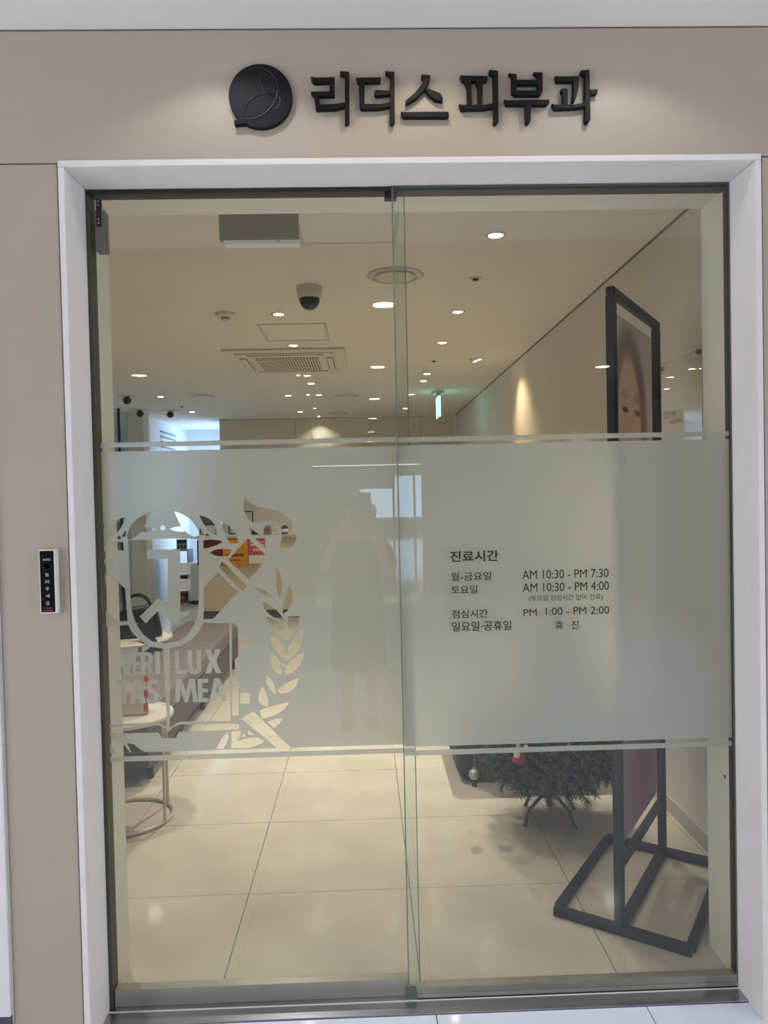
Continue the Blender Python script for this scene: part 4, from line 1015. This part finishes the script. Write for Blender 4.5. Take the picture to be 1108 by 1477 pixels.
# low furniture beyond the left end of the counter
t = thing('low_cabinet', 'low pale blue white cabinet beyond the left end of the counter', 'cabinet', (-2.30, 8.45, 0))
MB().box(-0.20, 0.18, -0.20, 0.20, 0.05, 0.58).build('body', mat('cabinet_white', (214, 224, 232), 0.4), t, bevel=0.006)
MB().box(-0.195, 0.175, -0.215, -0.201, 0.06, 0.57).build('door', MATS['cabinet_white'], t, bevel=0.003)
MB().box(0.10, 0.115, -0.235, -0.2155, 0.30, 0.45).build('handle', M_GREYM, t); MB().box(-0.18, 0.16, -0.18, 0.18, 0.0, 0.049).build('plinth', M_BLACK, t)
t = thing('shelf_unit', 'narrow grey shelf unit with dark red boxes beside the pale cabinet', 'shelf', (-2.66, 8.55, 0))
for z_ in (0.0, 0.24, 0.50, 0.74): MB().box(-0.12, 0.12, -0.16, 0.16, z_, z_+0.015).build('shelf_board', mat('shelf_grey', (140, 144, 146), 0.5), t)
for sx in (-0.135, 0.121): MB().box(sx, sx+0.014, -0.16, 0.16, 0, 0.755).build('side_panel', MATS['shelf_grey'], t)
for z_, lb in ((0.016, 'dark red box on the bottom shelf beside the pale cabinet'), (0.256, 'dark red box on the middle shelf beside the pale cabinet')):
    tt = thing('storage_box', lb, 'box', (-2.66, 8.53, z_), 0, 'dark red storage boxes')
    MB().box(-.10, .10, -.12, .12, 0, .13).build('carton', mat('box_red', (84, 26, 26), 0.6), tt, bevel=.004); MB().box(-.06, .06, -.122, -.1201, .04, .09).build('label_print', mat('box_label', (170, 90, 76), .6), tt)
t = thing('notice_card', 'small dark notice card standing on the grey shelf unit', 'notice', (-2.63, 8.48, 0.755))
MB().box(-.075, .075, -.006, .006, 0, .15).build('plate', mat('notice_grey', (150, 158, 160), .5), t); MB().box(-.065, .065, -.0075, -.0061, .09, .14).build('print', M_INK, t)
for k in range(3): MB().box(-.06+.045*k, -.03+.045*k, -.0075, -.0061, .02, .07).build('print', M_INK, t)

# ------------------------------------------------------------------ the person taking the picture (seen mirrored in the glass)
person = thing('person', 'person in a dark knee length dress holding up a phone, mirrored in the glass', 'person', (-0.06, -2.56, 0))
M_SKIN = mat('skin', (206, 166, 142), 0.55); M_DRESS = mat('dress_charcoal', (58, 56, 56), 0.85, noise=0.1, nscale=40); M_HAIR = mat('hair_black', (26, 22, 20), 0.5)
M_SHOE = mat('shoe_black', (22, 22, 24), 0.4)
def skin_obj(name, verts, edges, radii, root, m_, parent, sub=1):
    me = bpy.data.meshes.new(name); me.from_pydata(verts, edges, []); o = link(name, me, parent)
    bm = bmesh.new(); bm.from_mesh(me); ly = bm.verts.layers.skin.verify()
    for i, v in enumerate(bm.verts):
        v[ly].radius = radii[i] if isinstance(radii[i], tuple) else (radii[i], radii[i]); v[ly].use_root = (i == root)
    bm.to_mesh(me); bm.free()
    sk = o.modifiers.new('skin', 'SKIN'); sk.use_smooth_shade = True
    sb = o.modifiers.new('subdivision', 'SUBSURF'); sb.levels = sub; sb.render_levels = sub
    me.materials.append(m_); return o
V = []; E_ = []; RD = []
def v(p, r, par=None):
    V.append(p); RD.append(r); i = len(V)-1
    if par is not None: E_.append((par, i))
    return i
pel = v((0, 0, 0.80), (0.135, 0.10)); wst = v((0, 0, 0.93), (0.115, 0.085), pel); chs = v((0, 0.005, 1.08), (0.13, 0.09), wst); shl = v((0, 0, 1.17), (0.09, 0.07), chs)
nck = v((0, 0.01, 1.235), 0.045, shl); hd0 = v((0, 0.03, 1.29), (0.055, 0.065), nck); hd1 = v((0, 0.03, 1.36), (0.068, 0.082), hd0); hd2 = v((0, 0.02, 1.42), (0.055, 0.068), hd1)
hands = []
for s in (-1, 1):
    sh_ = v((s*0.15, 0.0, 1.165), 0.047, shl); el = v((s*0.215, 0.10, 1.00), 0.037, sh_); wr_ = v((s*0.085, 0.30, 1.30), 0.024, el)
    wx = 0.06
    pm = v((wx+s*0.052, 0.375, 1.355), (0.020, 0.014), wr_) if False else v((0.06+s*0.055, 0.385, 1.365), (0.020, 0.014), wr_)
    for k in range(4):      # fingers along the phone's edge
        z = 1.345+0.020*k; ln = (0.9, 1.0, 1.05, 0.95)[k]
        f1 = v((0.06+s*0.052, 0.415, z+0.008), 0.0085, pm); f2 = v((0.06+s*0.046, 0.436*1.0, z+0.010), 0.0078, f1); v((0.06+s*(0.046-0.020*ln), 0.440, z+0.012), 0.0070, f2)
    t1 = v((0.06+s*0.040, 0.394, 1.39), 0.0095, pm); v((0.06+s*0.018, 0.402, 1.405), 0.0085, t1)
    hp = v((s*0.075, 0, 0.74), 0.082, pel); kn = v((s*0.08, 0.015, 0.42), 0.052, hp); cf = v((s*0.08, -0.01, 0.28), 0.047, kn); an = v((s*0.08, -0.01, 0.075), 0.030, cf); v((s*0.085, 0.12, 0.03), 0.026, an)
body = skin_obj('body', V, E_, RD, pel, M_SKIN, person, 2)
# dress: elliptical rings from shoulders to the knees
prof = [(1.205, 0.075, 0.065), (1.175, 0.165, 0.085), (1.10, 0.165, 0.108), (0.95, 0.145, 0.105), (0.82, 0.165, 0.125), (0.65, 0.172, 0.135), (0.50, 0.176, 0.14), (0.37, 0.18, 0.145)]
b = MB(); n = 28; vs_ = []; fs = []
for z, rx, ry in prof:
    for j in range(n): vs_.append((rx*math.cos(2*PI*j/n), ry*math.sin(2*PI*j/n), z))
for i in range(len(prof)-1):
    for j in range(n): fs.append((i*n+j, i*n+(j+1) % n, (i+1)*n+(j+1) % n, (i+1)*n+j))
b.add(vs_, fs, 0, True).build('dress', M_DRESS, person)
for s in (-1, 1):
    MB().tube([(s*0.135, 0, 1.17), (s*0.165, 0.02, 1.13), (s*0.205, 0.085, 1.02)], [0.058, 0.060, 0.056], 14).build('sleeve', M_DRESS, person)
    b = MB(); b.prism([(-0.036, -0.06), (0.036, -0.06), (0.042, 0.10), (0.02, 0.17), (-0.02, 0.17), (-0.042, 0.10)], 0.0, 0.062, lambda a, bb, c: (a+s*0.083, bb, c)); b.build('shoe', M_SHOE, person, bevel=0.02)
b = MB(); hv = []; hf = []; nu, nv = 20, 12
for i in range(nv+1):
    th_ = PI*0.62*i/nv
    for j in range(nu):
        ph = 2*PI*j/nu; front = max(0, math.sin(ph)); k = 1-0.45*front*(i/nv)
        hv.append((0.086*math.sin(th_)*math.cos(ph), 0.012+0.100*math.sin(th_)*math.sin(ph)*(1 if front == 0 else 0.86), 1.372+0.100*math.cos(th_)*1.0+0.075*front*(i/nv)**2))
for i in range(nv):
    for j in range(nu): hf.append((i*nu+j, i*nu+(j+1) % nu, (i+1)*nu+(j+1) % nu, (i+1)*nu+j))
b.add(hv, hf, 0, True).build('hair', M_HAIR, person)
for s in (-1, 1): ball(0.009, (s*0.028, 0.108, 1.365), 10, 8).build('eye', M_BLACK, person)
MB().lathe([(0.0, 0.020), (0.009, 0.0), (0.011, -0.012), (0.0, -0.016)], 10, c=(0, 0.112, 1.342)).build('nose', M_SKIN, person)
MB().box(-0.02, 0.02, 0.098, 0.104, 1.303, 1.311).build('mouth', mat('lip', (170, 90, 86), 0.5), person, bevel=0.003)
ph = thing('phone', 'dark smartphone held upright in the hands of the person', 'phone', (0.0, -2.137, 1.335))
MB().box(-0.037, 0.037, -0.0045, 0.0045, 0.0, 0.155).build('body', M_BLACK, ph, bevel=0.004)
for zz in (0.118, 0.140): MB().lathe([(0.007, 0.0045), (0.007, 0.0060), (0, 0.0060)], 14, axis='y').build('lens', M_DOME, ph, (0.018, 0.0104, zz))
